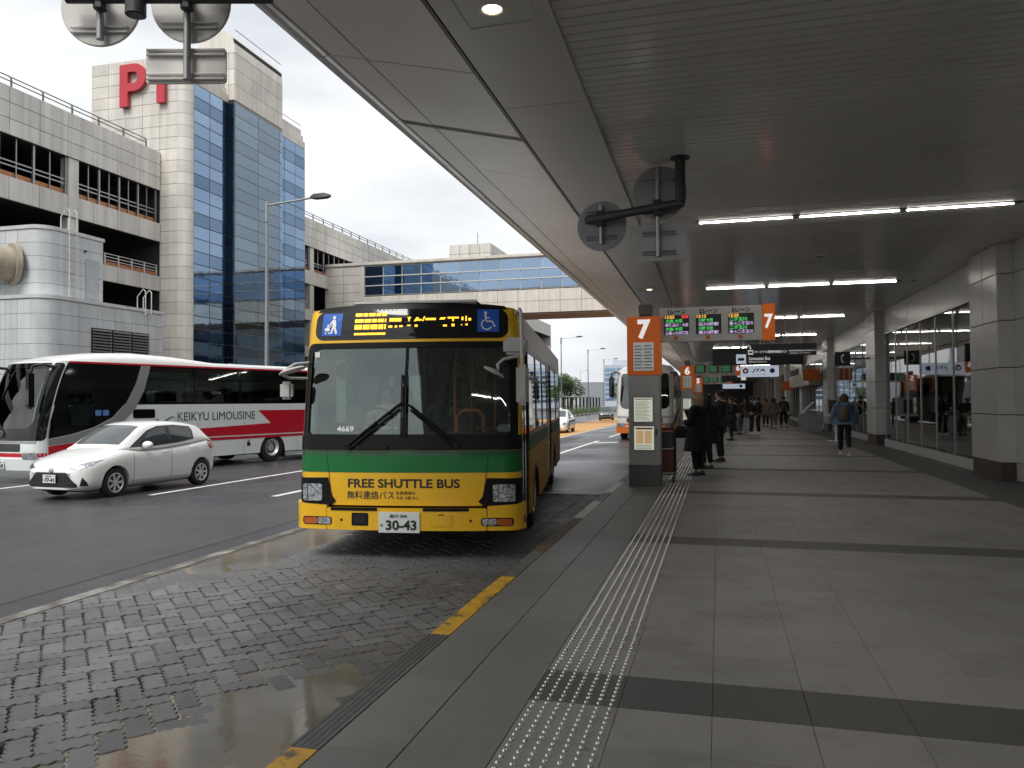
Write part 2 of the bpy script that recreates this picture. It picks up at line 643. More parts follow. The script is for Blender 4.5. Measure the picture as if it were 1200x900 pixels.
white_txt = mat('print_white', (.80, .80, .78), rough=.5, var=.02)
black_txt = mat('print_black', (.015, .015, .015), rough=.5, var=.02)
orange_m = mat('sign_orange', (.62, .125, .012), rough=.4, var=.06, spec=.5)

# ================================================================ ground and road
g = MB()
g.add([(-3000, -3000, -1.35), (3000, -3000, -1.35), (3000, 3000, -1.35), (-3000, 3000, -1.35)], [(0, 1, 2, 3)])
g.build('ground', mat('ground_far', (.10, .105, .09), rough=.9, var=.3, scale=.02), kind='structure')

xs = [-90, -60, -40, -28, -22, -18, -14.53, -11.5, -8.5, -7, -5.53, -4.2, -3, -2.5, -1.94]
ys = [-60, -20, 0, 8, 12, 14.3, 20, 28, 36, 46, 56, 70, 85, 100, 122, 160, 220, 320]
b = MB()
ix = {}
for j, y in enumerate(ys):
    for i, x in enumerate(xs):
        ix[i, j] = len(b.v)
        b.v.append((x, y, zr(x, y)))
for j in range(len(ys) - 1):
    for i in range(len(xs) - 1):
        if xs[i] >= -5.53 and ys[j + 1] <= 14.31:
            continue
        b.f.append([ix[i, j], ix[i + 1, j], ix[i + 1, j + 1], ix[i, j + 1]])
        b.mi.append(0)
road = b.build('road', asphalt, kind='structure')

def decal(name, pts, m, parent=road, lift=.004, n=8):
    """flat painted quad p0 p1 p2 p3 laid on the road surface"""
    p = [Vector((*q, 0)) for q in pts]
    b = MB()
    for i in range(n + 1):
        t = i / n
        for q in (p[0].lerp(p[3], t), p[1].lerp(p[2], t)):
            b.v.append((q.x, q.y, zr(q.x, q.y) + lift))
    for i in range(n):
        b.f.append([2 * i, 2 * i + 1, 2 * i + 3, 2 * i + 2])
        b.mi.append(0)
    return b.build(name, m, parent)
def lane(x, y0, y1, wd=.15, m=white_paint):
    return decal('lane_marking', [(x - wd / 2, y0), (x + wd / 2, y0), (x + wd / 2, y1), (x - wd / 2, y1)], m)
lane(-11.36, 13.6, 21)
lane(-11.36, 27, 34)
lane(-11.3, 4.0, 7.4)
lane(-8.36, 13.4, 19)
lane(-8.36, 25, 31)
lane(-16.3, 8, 40, .16)
lane(-5.2, 23.5, 34.5, .16)
lane(-5.2, 38, 60, .16)
decal('lane_marking', [(-5.1, 32.4), (-4.1, 32.4), (-4.1, 33.0), (-5.1, 33.0)], white_paint, n=2)
decal('lane_marking', [(-3.5, 14.36), (-2.02, 14.5), (-2.02, 14.62), (-3.5, 14.48)], white_paint, n=2)
decal('lane_marking', [(-8.12, 36), (-7.95, 36), (-8.65, 74), (-8.82, 74)], white_paint)
decal('orange_lane_surface', [(-14.2, 34), (-8.14, 34), (-9.6, 100), (-14.4, 118)], orange_road)
decal('asphalt_patch', [(-10.8, 21), (-6.6, 21), (-6.6, 40), (-8.0, 40)], asphalt_far, lift=.003)
decal('asphalt_patch', [(-9.6, 3.5), (-6.1, 3.5), (-6.1, 17), (-7.9, 17)], mat('asphalt_patch_light', (.052, .051, .05), rough=.42, rvar=.12, var=.15, scale=1.2, bump=.3, bscale=120), lift=.003)
# concrete gutter along the paved bay
gu = MB()
for y0 in [-3 + 2.4 * i for i in range(8)]:
    y1 = min(y0 + 2.39, 14.29)
    gu.bx(-5.68, -5.531, y0, y1, -.30, -.1465)
gu.build('gutter', concrete, kind='structure')

# ---------------------------------------------------------------- paved bus bay
bed = MB().bx(-5.53, -1.97, -3, 14.3, -.4, -.178)
bay = bed.build('bus_bay', paver_bed, kind='structure')
PA = .138
PX, PY = PA, 2 * PA
def paver_mesh():
    zz = [(0, 0), (.022, .12), (0, .25), (.023, .38), (0, .5), (.022, .62), (0, .75), (.023, .88), (0, 1)]
    gp = .0046
    right = [(PX / 2 - gp + a - .006, (t - .5) * (PY - 2 * gp)) for a, t in zz]
    left = [(-PX / 2 + gp + a - .006, (t - .5) * (PY - 2 * gp)) for a, t in reversed(zz)]
    ol = right + [(.022, PY / 2 - gp + .006), (-.022, PY / 2 - gp - .006)] + left + [(-.022, -PY / 2 + gp - .006), (.022, -PY / 2 + gp + .006)]
    n = len(ol)
    vs = [(x, y, -.028) for x, y in ol] + [(x, y, -.003) for x, y in ol] + [(x * .955, y * .975, 0) for x, y in ol]
    fs = []
    for i in range(n):
        j = (i + 1) % n
        fs += [(i, j, n + j, n + i), (n + i, n + j, 2 * n + j, 2 * n + i)]
    fs.append(tuple(range(2 * n, 3 * n)))
    return vs, fs
pv, pf = paver_mesh()
pb = MB().add(pv, pf)
pme = pb.mesh('paver')
pme.materials.append(paver_m)
spots = []
# herringbone laid at forty-five degrees
ca, sa = math.cos(R(45)), math.sin(R(45))
for gx in range(-75, 90):
    for gy in range(-75, 130):
        c = (gx - gy) % 4
        if c == 0: px, py, rot = gx + 1, gy + .5, 90
        elif c == 3: px, py, rot = gx + .5, gy + 1, 0
        else: continue
        x, y = -3.7 + PA * (px * ca - py * sa), 1.0 + PA * (px * sa + py * ca)
        if not (-5.47 < x < -2.03 and -2.7 < y < 14.2):
            continue
        z = -.15 + random.gauss(0, .0016)
        z -= .025 * math.exp(-((x + 2.40) / .50) ** 2 - ((y - 3.2) / 1.38) ** 2) + .022 * math.exp(-((x + 5.25) / .5) ** 2 - ((y - 8.3) / 1.25) ** 2)
        spots.append((x, y, z, R(rot + 45)))
def seen(s):
    x, y = s[:2]
    u = (x * math.cos(R(14.9)) + y * math.sin(R(14.9)))
    d = (-x * math.sin(R(14.9)) + y * math.cos(R(14.9)))
    return (0 if d > .3 and abs(u / d) < .665 and d > 3.1 else 1, d)
spots.sort(key=seen)
for s in spots[:300]:
    inst('paver', pme, bay, Matrix.Translation(s[:3]) @ Matrix.Rotation(s[3] + random.gauss(0, .016), 4, 'Z') @ Matrix.Rotation(random.gauss(0, .006), 4, 'X') @ Matrix.Diagonal((random.uniform(.90, 1.0), random.uniform(.95, 1.0), 1, 1)))
rb = MB()
for x, y, z, ro in spots[300:]:
    ro += random.gauss(0, .016)
    k_ = random.uniform(.91, 1.0)
    c_, s_ = math.cos(ro) * k_, math.sin(ro) * k_
    rb.add([(x + a * c_ - b_ * s_, y + a * s_ + b_ * c_, z + d_) for a, b_, d_ in pv], pf)
# cut pieces along both edges of the bay
for y0 in frange(-2.7, 14.2, 70)[:-1]:
    rb.bx(-5.525, -5.478 - random.uniform(0, .02), y0 + .004, y0 + .235, -.18, -.152)
    rb.bx(-2.03 + random.uniform(0, .02), -1.972, y0 + .004, y0 + .235, -.18, -.152)
rb.build('paver_field', paver_m, bay, kind='stuff')
# puddles
def puddle(pts, z):
    c = [sum(p[k] for p in pts) / len(pts) for k in (0, 1)]
    ol = []
    n = len(pts)
    for i in range(n):            # smooth closed outline
        p0, p1, p2, p3 = [pts[(i + k - 1) % n] for k in range(4)]
        for t in (0, .2, .4, .6, .8):
            q = []
            for k in (0, 1):
                q.append(.5 * (2 * p1[k] + (p2[k] - p0[k]) * t + (2 * p0[k] - 5 * p1[k] + 4 * p2[k] - p3[k]) * t * t
                               + (3 * p1[k] - p0[k] - 3 * p2[k] + p3[k]) * t ** 3) + random.gauss(0, .012))
            ol.append(q)
    b = MB()
    m = len(ol)
    b.add([(*p, z) for p in ol] + [(c[0], c[1], z)], [(i, (i + 1) % m, m) for i in range(m)])
    b.build('puddle', water, kind='structure')
puddle([(-3.5, .2), (-3.55, 2.0), (-3.45, 3.6), (-3.2, 4.8), (-2.7, 5.5), (-2.2, 5.6), (-2.0, 5.0), (-1.985, 3.6), (-1.985, 1.8), (-2.1, .2)], -.1592)
puddle([(-5.52, 5.9), (-5.52, 8.2), (-5.52, 10.4), (-5.0, 10.4), (-4.45, 9.4), (-4.3, 8.3), (-4.5, 7.2), (-5.0, 6.3)], -.1560)

# ================================================================ sidewalk
sw = MB()
sw.cur = 0
sw.bx(-.98, 14, -12, 160, -.35, -.0105)
sw.cur = 1
sw.bx(-1.93, -.98, -12, 160, -.35, -.0105)
side = sw.build('sidewalk', [joint_m, joint_d], kind='structure')
# kerb stones, some painted
y = -5.75
while y < 62:
    m = kerb_m
    b = MB()
    prof = [(-1.955, -.34), (-1.955, -.022), (-1.935, 0.002), (-1.80, .002), (-1.80, -.34)]
    b.prism(prof, 'y', y + .002, y + .598)
    if 2.75 < y + .3 < 3.2 or 5.2 < y + .3 < 6.8: m = yellow_paint
    elif 8.2 < y + .3 < 10.4: m = shaded_yellow
    elif 10.4 < y + .3 < 12.0 or 13.6 < y + .3 < 15.2: m = white_paint
    b.build('kerb_stone', m, side)
    y += .6
# grooved metal drain strip on the kerb between the painted pieces
gr = MB()
for k in range(4):
    gr.bx(-1.945 + .034 * k, -1.925 + .034 * k, 3.26, 5.04, 0.0, .004)
gr.build('grooved_kerb_strip', mat('kerb_strip', (.085, .085, .085), rough=.5, metal=.2, var=.3, scale=15), side)
T = .475
ROW0 = 4.08
near, far_l, far_d = [], MB(), MB()
for i in range(-34, 330):
    y0 = ROW0 + T * i
    if y0 > 155: break
    dark = i % 10 == 0
    for c in range(11):
        x0 = -1.0 if c == 0 else -.525 + T * (c - 1)
        m = tile_d if dark else tile_l
        if -2 <= i <= 24:
            M = Matrix.Translation((x0 + .0012, y0 + .0012, -.012 + random.gauss(0, .0003)))
            inst('tactile_tile' if c == 0 else 'floor_tile', slab(T - .0024, T - .0024, .012, m, .0015), side, M)
        else:
            (far_d if dark else far_l).bx(x0 + .0012, x0 + T - .0012, y0 + .0012, y0 + T - .0012, -.012, 0)
far_l.build('floor_tile_field', tile_l, side, kind='stuff')
far_d.build('dark_tile_bands', tile_d, side, kind='stuff')
for k, (x0, x1) in enumerate(((-1.797, -1.42), (-1.42, -1.0))):
    y = -6.2 + .4 * k
    while y < 60 + 90 * k:
        inst('floor_slab', slab(x1 - x0 - .006, .947, .012, tile_s, .002), side,
             Matrix.Translation((x0 + .003, y + .0015, -.012 + random.gauss(0, .0003))))
        y += .95
bt = MB()
for i in range(-10, 185):
    for c in range(5):
        x0, y0 = 4.225 + .8 * c, ROW0 + .8 * i
        bt.bx(x0 + .002, x0 + .798, y0 + .002, y0 + .798, -.012, 0)
bt.build('border_tile_field', tile_d, side, kind='stuff')
# tactile studs
def stud(cx, cy):
    v, f = [], []
    n = 8
    for r, z in ((.0145, 0), (.0135, .004), (.0085, .0075)):
        v += [(cx + r * math.cos(2 * math.pi * k / n), cy + r * math.sin(2 * math.pi * k / n), z) for k in range(n)]
    v.append((cx, cy, .0085))
    for q in range(2):
        f += [(q * n + k, q * n + (k + 1) % n, (q + 1) * n + (k + 1) % n, (q + 1) * n + k) for k in range(n)]
    f += [(2 * n + k, 2 * n + (k + 1) % n, 3 * n) for k in range(n)]
    return v, f
sb = MB().add(*stud(0, 0))
sme = sb.mesh('stud', smooth=True)
sme.materials.append(steel)
SP = .0594
SXP = .067
sf = MB()
cnt = 0
for r in range(-30, 760):
    for c in range(7):
        x, y = -.964 + SXP * c, ROW0 + SP / 2 + SP * r
        if 15.4 < y < 15.9: continue
        if y > 3.0 and cnt < 294:
            inst('stud', sme, side, Matrix.Translation((x, y, 0)))
            cnt += 1
        else:
            sf.add(*stud(x, y))
sf.build('stud_field', steel, side, smooth=True, kind='stuff')

# ================================================================ canopy over the bus stops
can = root('bus_stop_canopy', (0, 0, 0), label='long metal-panelled canopy roof over the walkway, with slatted ceiling', cat='canopy')
SK = .0095
def sx(x, y): return x - SK * (y - 6)
CY0, CY1 = -14.0, 150.0
# slats
sl_me = MB().bx(0, 7.6, -.0625, .0625, 0, .03).mesh('slat', bevel=.004)
sl_me.materials.append(slat_m)
rest = MB()
yy = CY0
cnt = 0
while yy < CY1:
    x0 = sx(-1.2, yy)
    if yy > 5.0 and cnt < 298:
        inst('slat', sl_me, can, Matrix.Translation((x0, yy, 4.6 + random.gauss(0, .0008))))
        cnt += 1
    else:
        rest.bx(x0, x0 + 7.6, yy - .0625, yy + .0625, 4.6, 4.63)
    yy += .139
rest.build('slat_field', slat_m, can, kind='stuff')
MB().rings([[(sx(x, q), q, z) for x, z in ((-2.0, 4.66), (7.0, 4.66), (7.0, 4.70), (-2.0, 4.70))] for q in (CY0, CY1)]).build('ceiling_backing', black_m, can)
U = Vector((-SK, 1, 0)).normalized()
V = Vector((1, SK, 0)).normalized()
bj = [CY0 + (7.53 - CY0) % 3.95 - 3.95 + 3.95 * i for i in range(43)]
panels('beam_panel', can, (sx(-2.06, 0), 0, 4.65), U, V, bj, [0, .86], .095, beam_m, gap=.012, ch=.004)
sj = [6.78 + 1.82 * i for i in range(-12, 79)]
for p0, p1, nm in (((-2.062, 4.625), (-3.22, 4.90), 'soffit_panel'), ((-3.22, 4.90), (-3.62, 5.0), 'soffit_edge_panel')):
    ln = math.hypot(p1[0] - p0[0], p1[1] - p0[1])
    Vd = Vector((p0[0] - p1[0], 0, p0[1] - p1[1])).normalized()
    for i in range(len(sj) - 1):
        g = .05 if False else .008
        a = sj[i] + (.13 if i == 13 else .004)
        panels(nm, can, (sx(p1[0], 0), 0, p1[1]), U, Vd, [a, sj[i + 1] + .004], [0, ln], .02, soffit_m, gap=.016, ch=.004)
# dark reveal beside the beam and the expansion joint across the soffit
rvl = mat('reveal_dark', (.075, .07, .065), rough=.5, metal=.2)
MB().rings([[(sx(x, q), q, z) for x, z in ((-2.10, 4.556), (-2.064, 4.552), (-2.064, 4.66), (-2.10, 4.66))] for q in (CY0, CY1)]).build('beam_edge', rvl, can)
xj = MB()
yj = sj[13] + .01
xj.rings([[(sx(x, q), q, z) for x, z in ((-2.11, 4.63), (-3.60, 4.985), (-3.60, 5.01), (-2.11, 4.655))] for q in (yj - .005, yj + .125)])
xj.build('expansion_joint', rvl, can)
ed = MB()
for i in range(len(sj) - 1):
    a, c = sj[i] + .006, sj[i + 1] - .006
    pr_ = [(-3.60, 5.02), (-3.615, 4.985), (-3.66, 4.962), (-3.72, 4.968), (-3.80, 5.0), (-3.83, 5.05), (-3.83, 5.28), (-3.60, 5.28)]
    ed.rings([[(sx(x, a), a, z) for x, z in pr_], [(sx(x, c), c, z) for x, z in pr_]])
ed.build('edge_gutter', gutter_m, can, smooth=True)
rf = MB()
pr_ = [(-3.81, 5.06), (-3.60, 5.03), (-3.2, 4.93), (-2.05, 4.68), (-2.0, 4.75), (6.6, 4.75), (6.6, 5.6), (-3.4, 5.5), (-3.81, 5.24)]
rf.rings([[(sx(x, CY0), CY0, z) for x, z in pr_], [(sx(x, CY1), CY1, z) for x, z in pr_]])
rf.build('roof', roof_m, can)
MB().bx(-3.8, 6.6, 128, 128.3, 0, 4.6).build('end_wall', mat('sky_screen_grey', (.14, .135, .13), rough=.6), can)  # added wall, screens off the bright sky at the far end
MB().bx(-4.0, 6.6, CY1 - .02, CY1 + .2, 4.4, 5.6).build('end_fascia', gutter_m, can)

# lamps of the ceiling
def light_row(y, n):
    t = root('ceiling_light', (-.3, y, 4.6), label='three slim lit ceiling tubes, %s' % n, cat='ceiling light')
    MB().bx(-.05, 4.83, -.07, .07, -.012, .05).build('housing', dark_metal, t, bevel=.004)
    for k in range(3):
        MB().bx(.02 + 1.6 * k, 1.5 + 1.6 * k, -.032, .032, -.024, -.0122).build('tube', tube_m, t, bevel=.003)
        MB().bx(1.505 + 1.6 * k, 1.585 + 1.6 * k, -.04, .04, -.04, -.013).build('bracket', grey_metal, t)
for y, n in ((-3.2, 'two rows before the traffic sign arm'), (5.0, 'the row before the traffic sign arm'), (13.45, 'first row past the traffic sign arm'), (21.6, 'second row past the traffic sign arm'), (30.1, 'third row past the traffic sign arm'), (38.4, 'fourth row past the traffic sign arm'), (46.7, 'fifth row past the traffic sign arm'), (55, 'sixth row past the traffic sign arm'), (63.3, 'seventh row past the traffic sign arm'), (71.6, 'eighth row past the traffic sign arm')):
    light_row(y, n)
def downlight(x, y, n):
    t = root('downlight', (x, y, 4.56), label='round warm downlight in a square frame, %s' % n, cat='downlight')
    f = MB()
    for (a, b_, c, d) in ((-.3, .3, -.3, -.25), (-.3, .3, .25, .3), (-.3, -.25, -.25, .25), (.25, .3, -.25, .25)):
        f.bx(a, b_, c, d, -.012, .01)
    f.build('frame', beam_m, t)
    rg = MB()
    n_ = 24
    for r0, z0, r1, z1 in ((.11, -.006, .085, -.012), (.085, -.012, .07, -.004)):
        rg.add([(r0 * math.cos(2 * math.pi * i / n_), r0 * math.sin(2 * math.pi * i / n_), z0) for i in range(n_)] +
               [(r1 * math.cos(2 * math.pi * i / n_), r1 * math.sin(2 * math.pi * i / n_), z1) for i in range(n_)],
               [(i, (i + 1) % n_, n_ + (i + 1) % n_, n_ + i) for i in range(n_)])
    rg.build('trim_ring', white_pl, t, smooth=True)
    MB().cyl((0, 0, -.003), (0, 0, -.0075), .069, n=24).build('lamp', down_m, t)
downlight(-1.62, 5.57, 'before the traffic sign arm')
downlight(-1.76, 21, 'just above the number seven post')
downlight(-1.85, 29.4, 'beyond the number seven post')

# ================================================================ terminal building on the right
ter = root('terminal_building', (6, 20, 0), label='terminal building with pale panelled columns and tall lobby windows', cat='building')
WX = 5.45
for k in range(11):
    y0 = 16.9 + 12.2 * k
    y1 = y0 + 1.7
    cx = 5.22
    core = MB().bx(cx + .03, 7.2, y0 + .03, y1 - .03, .34, 4.6).build('column', black_m, ter, world=True)
    MB().bx(cx + .02, 7.2, y0 + .02, y1 - .02, 0, .34).build('plinth', plinth_m, core, world=True)
    vz = [.345, 1.27, 2.18, 3.09, 4.0, 4.6]
    panels('panel', core, (cx + .03, y1, 0), (0, -1, 0), (0, 0, 1), [0, .85, 1.7], vz, .03, wallpan, gap=.014)
    panels('panel', core, (cx, y0 + .03, 0), (1, 0, 0), (0, 0, 1), [0, .95, 1.95], vz, .03, wallpan, gap=.014)
    panels('panel', core, (7.15, y1 - .03, 0), (-1, 0, 0), (0, 0, 1), [0, .97, 1.93], vz, .03, wallpan, gap=.014)
ypan = []
def bayglass(a, c, n, doors=False):
    # pilaster panels at both ends, sill, panes, mullions, fascia
    for q0, q1 in ((a, a + .55), (c - .5, c)):
        panels('pilaster_panel', ter, (WX + .16, q1, 0), (0, -1, 0), (0, 0, 1), [0, q1 - q0], [.345, 1.27, 2.18, 3.09, 4.0, 4.6], .10, wallpan)
        MB().bx(WX + .07, WX + .3, q0, q1, 0, .34).build('plinth', plinth_m, ter, world=True)
    g0, g1 = a + .55, c - .5
    MB().bx(WX - .06, WX + .2, g0, g1, 0, .24).build('sill', wallpan, ter, world=True, bevel=.006)
    ysn = frange(g0, g1, n)
    for i in range(n):
        inst('window_pane', slab(ysn[i + 1] - ysn[i] - .04, 3.46, .012, shop_glass, .001), ter,
             basis((WX + .02, ysn[i + 1] - .02, .26), (0, -1, 0), (0, 0, 1)) @ Matrix.Rotation(random.gauss(0, .0015), 4, 'Y'), True)
    for i in range(n + 1):
        MB().bx(WX - .012, WX + .06, ysn[i] - .02, ysn[i] + .02, .24, 3.74).build('mullion', mull_m, ter, world=True)
    MB().bx(WX - .04, WX + .06, g0, g1, 3.741, 3.80).build('window_head', mull_m, ter, world=True)
    panels('fascia_panel', ter, (WX + .06, g1, 0), (0, -1, 0), (0, 0, 1), frange(0, g1 - g0, 3), [3.81, 4.6], .05, wallpan, gap=.014)
bayglass(18.6, 29.1, 6)
bayglass(30.8, 41.3, 6)
bayglass(43.0, 53.5, 6)
for k in range(3, 10):
    bayglass(18.6 + 12.2 * k, 29.1 + 12.2 * k, 6)
# wall beside the walkway nearer than the first column
panels('wall_panel', ter, (WX + .1, 16.9, 0), (0, -1, 0), (0, 0, 1), frange(0, 27, 15), [.0, .345, 1.27, 2.18, 3.09, 4.0, 4.6], .05, wallpan, gap=.014)
panels('wall_panel', ter, (WX + .1, 150, 0), (0, -1, 0), (0, 0, 1), frange(0, 9, 4), [.0, .345, 1.27, 2.18, 3.09, 4.0, 4.6], .05, wallpan, gap=.014)
lob = MB()
lob.bx(12.5, 12.8, 10, 150, 0, 4.6)
lob.bx(5.6, 12.8, 10, 10.2, 0, 4.6)
lob.bx(5.6, 12.8, 149.8, 150, 0, 4.6)
lob.bx(5.7, 12.8, 10, 150, 4.61, 4.66)
lob.build('lobby_shell', lobby_m, ter, world=True)
up = MB()
up.bx(6.6, 30, -60, 210, 5.6, 17.6)
up.build('upper_wall', mat('terminal_upper', (.17, .17, .17), rough=.5, var=.1, scale=.3), ter, world=True)
for k in range(3):
    MB().bx(6.55, 6.6, -55, 205, 7.0 + 3.6 * k, 9.0 + 3.6 * k).build('ribbon_window', mirror_glass('terminal_ribbon', (.01, .012, .015), (.15, .18, .2)), ter, world=True)
# pale shop fascia with a sloping tray and orange projecting signs further along the wall
sf_ = MB().bx(4.75, 5.4, 45.0, 57, 2.35, 3.1)
sf_.build('shop_fascia', mat('shop_fascia_white', (.62, .58, .5), rough=.5), None, bevel=.01, label='pale fascia box of the shop front beyond the phone sign', cat='shop fascia')
for y, z, n in ((43.2, 2.55, 'before the pale shop fascia'), (57.4, 2.2, 'after the pale shop fascia')):
    t = root('projecting_sign', (4.9, y, z), label='orange box sign projecting from the wall ' + n, cat='sign')
    MB().bx(-.62, .2, -.09, .09, 0, .62).build('box', orange_m, t, bevel=.01)
    MB().bx(.2, .62, -.03, .03, .25, .32).build('bracket', dark_metal, t)

# small fittings of the ceiling
def fitting(x, y, lab):
    t = root('ceiling_speaker', (x, y, 4.6), label=lab, cat='ceiling speaker')
    MB().cyl((0, 0, .0), (0, 0, -.012), .12, .11, 20).build('rim', white_pl, t, smooth=True)
    MB().cyl((0, 0, -.012), (0, 0, -.016), .09, n=20).build('grille', dark_metal, t)
fitting(4.85, 21.7, 'small round ceiling speaker over the first window bay')
fitting(2.1, 17.4, 'small round ceiling speaker between the first two light rows')
fitting(2.1, 25.8, 'small round ceiling speaker between second and third light rows')
# ================================================================ multi-storey car park on the left
stone = mat('stone_panel', (.70, .665, .60), rough=.55, var=.08, scale=.8, rand=.07, streak=.20)
stone_g = mat('precast_panel_grey', (.68, .66, .61), rough=.6, var=.09, scale=.7, rand=.06, streak=.28)
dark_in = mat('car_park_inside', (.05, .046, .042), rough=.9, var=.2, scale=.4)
orange_pipe = mat('orange_barrier', (.48, .20, .08), rough=.55, var=.15)
rail_m = mat('rail_grey', (.17, .17, .17), rough=.5, metal=.4, var=.1)
rail_w = mat('rail_white', (.62, .61, .58), rough=.45, var=.06)
glass_b = mirror_glass('curtain_glass_blue', (.004, .012, .03), (.25, .34, .46))
glass_d = mirror_glass('curtain_glass_dark_blue', (.003, .009, .02), (.17, .24, .34))
glass_g = mirror_glass('curtain_glass_grey', (.012, .016, .02), (.21, .26, .31))
glass_k = mirror_glass('curtain_glass_deep', (.003, .006, .012), (.06, .085, .12))
frame_m = mat('curtain_frame', (.20, .20, .20), rough=.4, metal=.5, var=.06)
red_m = mat('sign_red', (.52, .035, .055), rough=.45, var=.05)
E3, S3, UPV = (0, 1, 0), (1, 0, 0), (0, 0, 1)
FX = -37.5
pk = root('car_park_building', (-45, 30, -.4), label='grey multi-storey car park with open dark decks and roof railing', cat='building')
LV = [(16.4, 19.1), (12.8, 14.1), (9.35, 10.4), (5.85, 6.9), (2.3, 3.4)]
def carpark(ya, yb, step, fine=True):
    n = max(1, int(round((yb - ya) / step)))
    br = frange(ya, yb, n)
    for k, (a, c) in enumerate(LV):
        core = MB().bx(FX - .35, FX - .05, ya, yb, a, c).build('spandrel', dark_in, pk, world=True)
        if fine:
            panels('panel', core, (FX - .05, 0, 0), E3, UPV, br, frange(a, c, 3) if k == 0 else [a, c], .05, stone_g, gap=.03)
        else:
            MB().bx(FX - .05, FX, ya, yb, a, c).build('cladding', stone_g, core, world=True)
    for k, z in enumerate((.0, 3.0, 6.5, 10.0, 13.6, 17.2)):
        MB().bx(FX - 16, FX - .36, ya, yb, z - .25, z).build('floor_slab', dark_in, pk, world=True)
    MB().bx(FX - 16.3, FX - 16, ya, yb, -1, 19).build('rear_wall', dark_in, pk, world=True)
MB().bx(FX - 16.3, -43.4, 45.7, 46.0, -1, 19).build('end_wall', stone_g, pk, world=True)
MB().bx(FX - 16.3, FX, 176, 176.4, -1, 19.1).build('end_wall', stone_g, pk, world=True)
carpark(8, 45.8, 2.0)
carpark(61.5, 93.5, 2.0)
carpark(93.5, 176, 8, fine=False)
for y0 in (38.0, 28.6, 18.0, 66.5, 76):
    MB().bx(FX - .7, FX - .1, y0, y0 + .75, -.5, 16.4).build('pier', stone_g, pk, world=True)
# window band of the top deck: posts, rails, orange bar
def deckband(ya, yb, n):
    for i, y in enumerate(frange(ya, yb, n)):
        MB().bx(FX - .32, FX - .2, y - .06, y + .06, 14.1, 16.4).build('window_post', grey_metal, pk, world=True)
    for i in range(n):
        y = ya + (yb - ya) * (i + .5) / n
        MB().bx(FX - .3, FX - .24, y - .03, y + .03, 14.1, 16.4).build('window_bar', grey_metal, pk, world=True)
    for z in (14.75, 15.0):
        MB().bx(FX - .3, FX - .25, ya, yb, z, z + .07).build('guard_rail', grey_metal, pk, world=True)
    MB().bx(FX - .45, FX - .34, ya, yb, 14.14, 14.45).build('orange_barrier', orange_pipe, pk, world=True)
deckband(38.8, 45.6, 4)
deckband(28.9, 37.9, 4)
deckband(18.7, 28.4, 4)
deckband(61.6, 66.4, 3)
deckband(67.2, 75.9, 4)
for a, c, z in ((41.0, 45.7, 10.4), (12, 33.0, 10.4)):
    for k in range(3):
        MB().bx(FX - .25, FX - .2, a, c, z + .35 + .2 * k, z + .39 + .2 * k).build('guard_rail', rail_w, pk, world=True)
    for y in frange(a, c, 4 if c - a < 9 else 9):
        MB().bx(FX - .27, FX - .19, y - .03, y + .03, z, z + .8).build('guard_post', rail_w, pk, world=True)
    MB().bx(FX - .42, FX - .3, a, c, z, z + .3).build('orange_barrier', orange_pipe, pk, world=True)
# roof railing with curved top
def roofrail(ya, yb, n, x=FX - .35, z=19.1, nm='roof_railing'):
    b = MB()
    b.tube([(x, ya, z + .42), (x, yb, z + .42)], .035, 6)
    b.tube([(x - .12, ya, z + .72), (x - .12, yb, z + .72)], .035, 6)
    b.build('handrail', rail_m, pk, world=True)
    for y in frange(ya, yb, n):
        MB().tube([(x, y, z - .02), (x, y, z + .5), (x - .04, y, z + .65), (x - .14, y, z + .73)], .055, 6).build('railing_post', rail_m, pk, world=True)
roofrail(9, 44.8, 17)
roofrail(61.5, 120, 29)

# ---------------------------------------------------------------- tower with the curtain wall
tw = root('glass_tower', (-39, 50, -.4), label='stair tower with blue curtain wall and red P1 letters', cat='tower')
YS = 45.84
MB().bx(-43.35, -36.2, YS + .06, 47, -.6, 24.0).build('core', dark_in, tw, world=True)
MB().bx(-43.35, -35.5, YS + .9, 61.7, -.6, 24.0).build('core', dark_in, tw, world=True)
MB().bx(-43.35, -36.0, YS + .06, 56, 24.0, 25.7).build('core_top', dark_in, tw, world=True)
rows = frange(-.5, 25.9, 32)
rz_lo = [z for z in rows if z >= 18.4]
panels('stone_panel', tw, (0, YS + .06, 0), S3, UPV, frange(-43.4, -37.6, 4), rz_lo, .06, stone, gap=.025)
panels('stone_panel', tw, (0, YS + .06, 0), S3, UPV, [-37.6, -36.15], rows, .06, stone, gap=.025)
# rounded corner, one curved piece per course
cm = MB()
h = rows[1] - rows[0] - .02
n = 8
r = .75
inn, outr = [], []
for i in range(n + 1):
    a = R(-90 + 90 * i / n)
    outr.append((r * math.cos(a), r * math.sin(a)))
    inn.append(((r - .06) * math.cos(a), (r - .06) * math.sin(a)))
ol = outr + list(reversed(inn))
cm.prism(ol, 'z', 0, h)
cme = cm.mesh('corner_panel', smooth=True)
cme.materials.append(stone)
for z in rows[:-1]:
    inst('corner_panel', cme, tw, Matrix.Translation((-36.15, YS + r, z)), True)
MB().cyl((-36.15, YS + r, -.5), (-36.15, YS + r, 25.85), r - .07, n=20).build('corner_core', dark_in, tw, world=True)
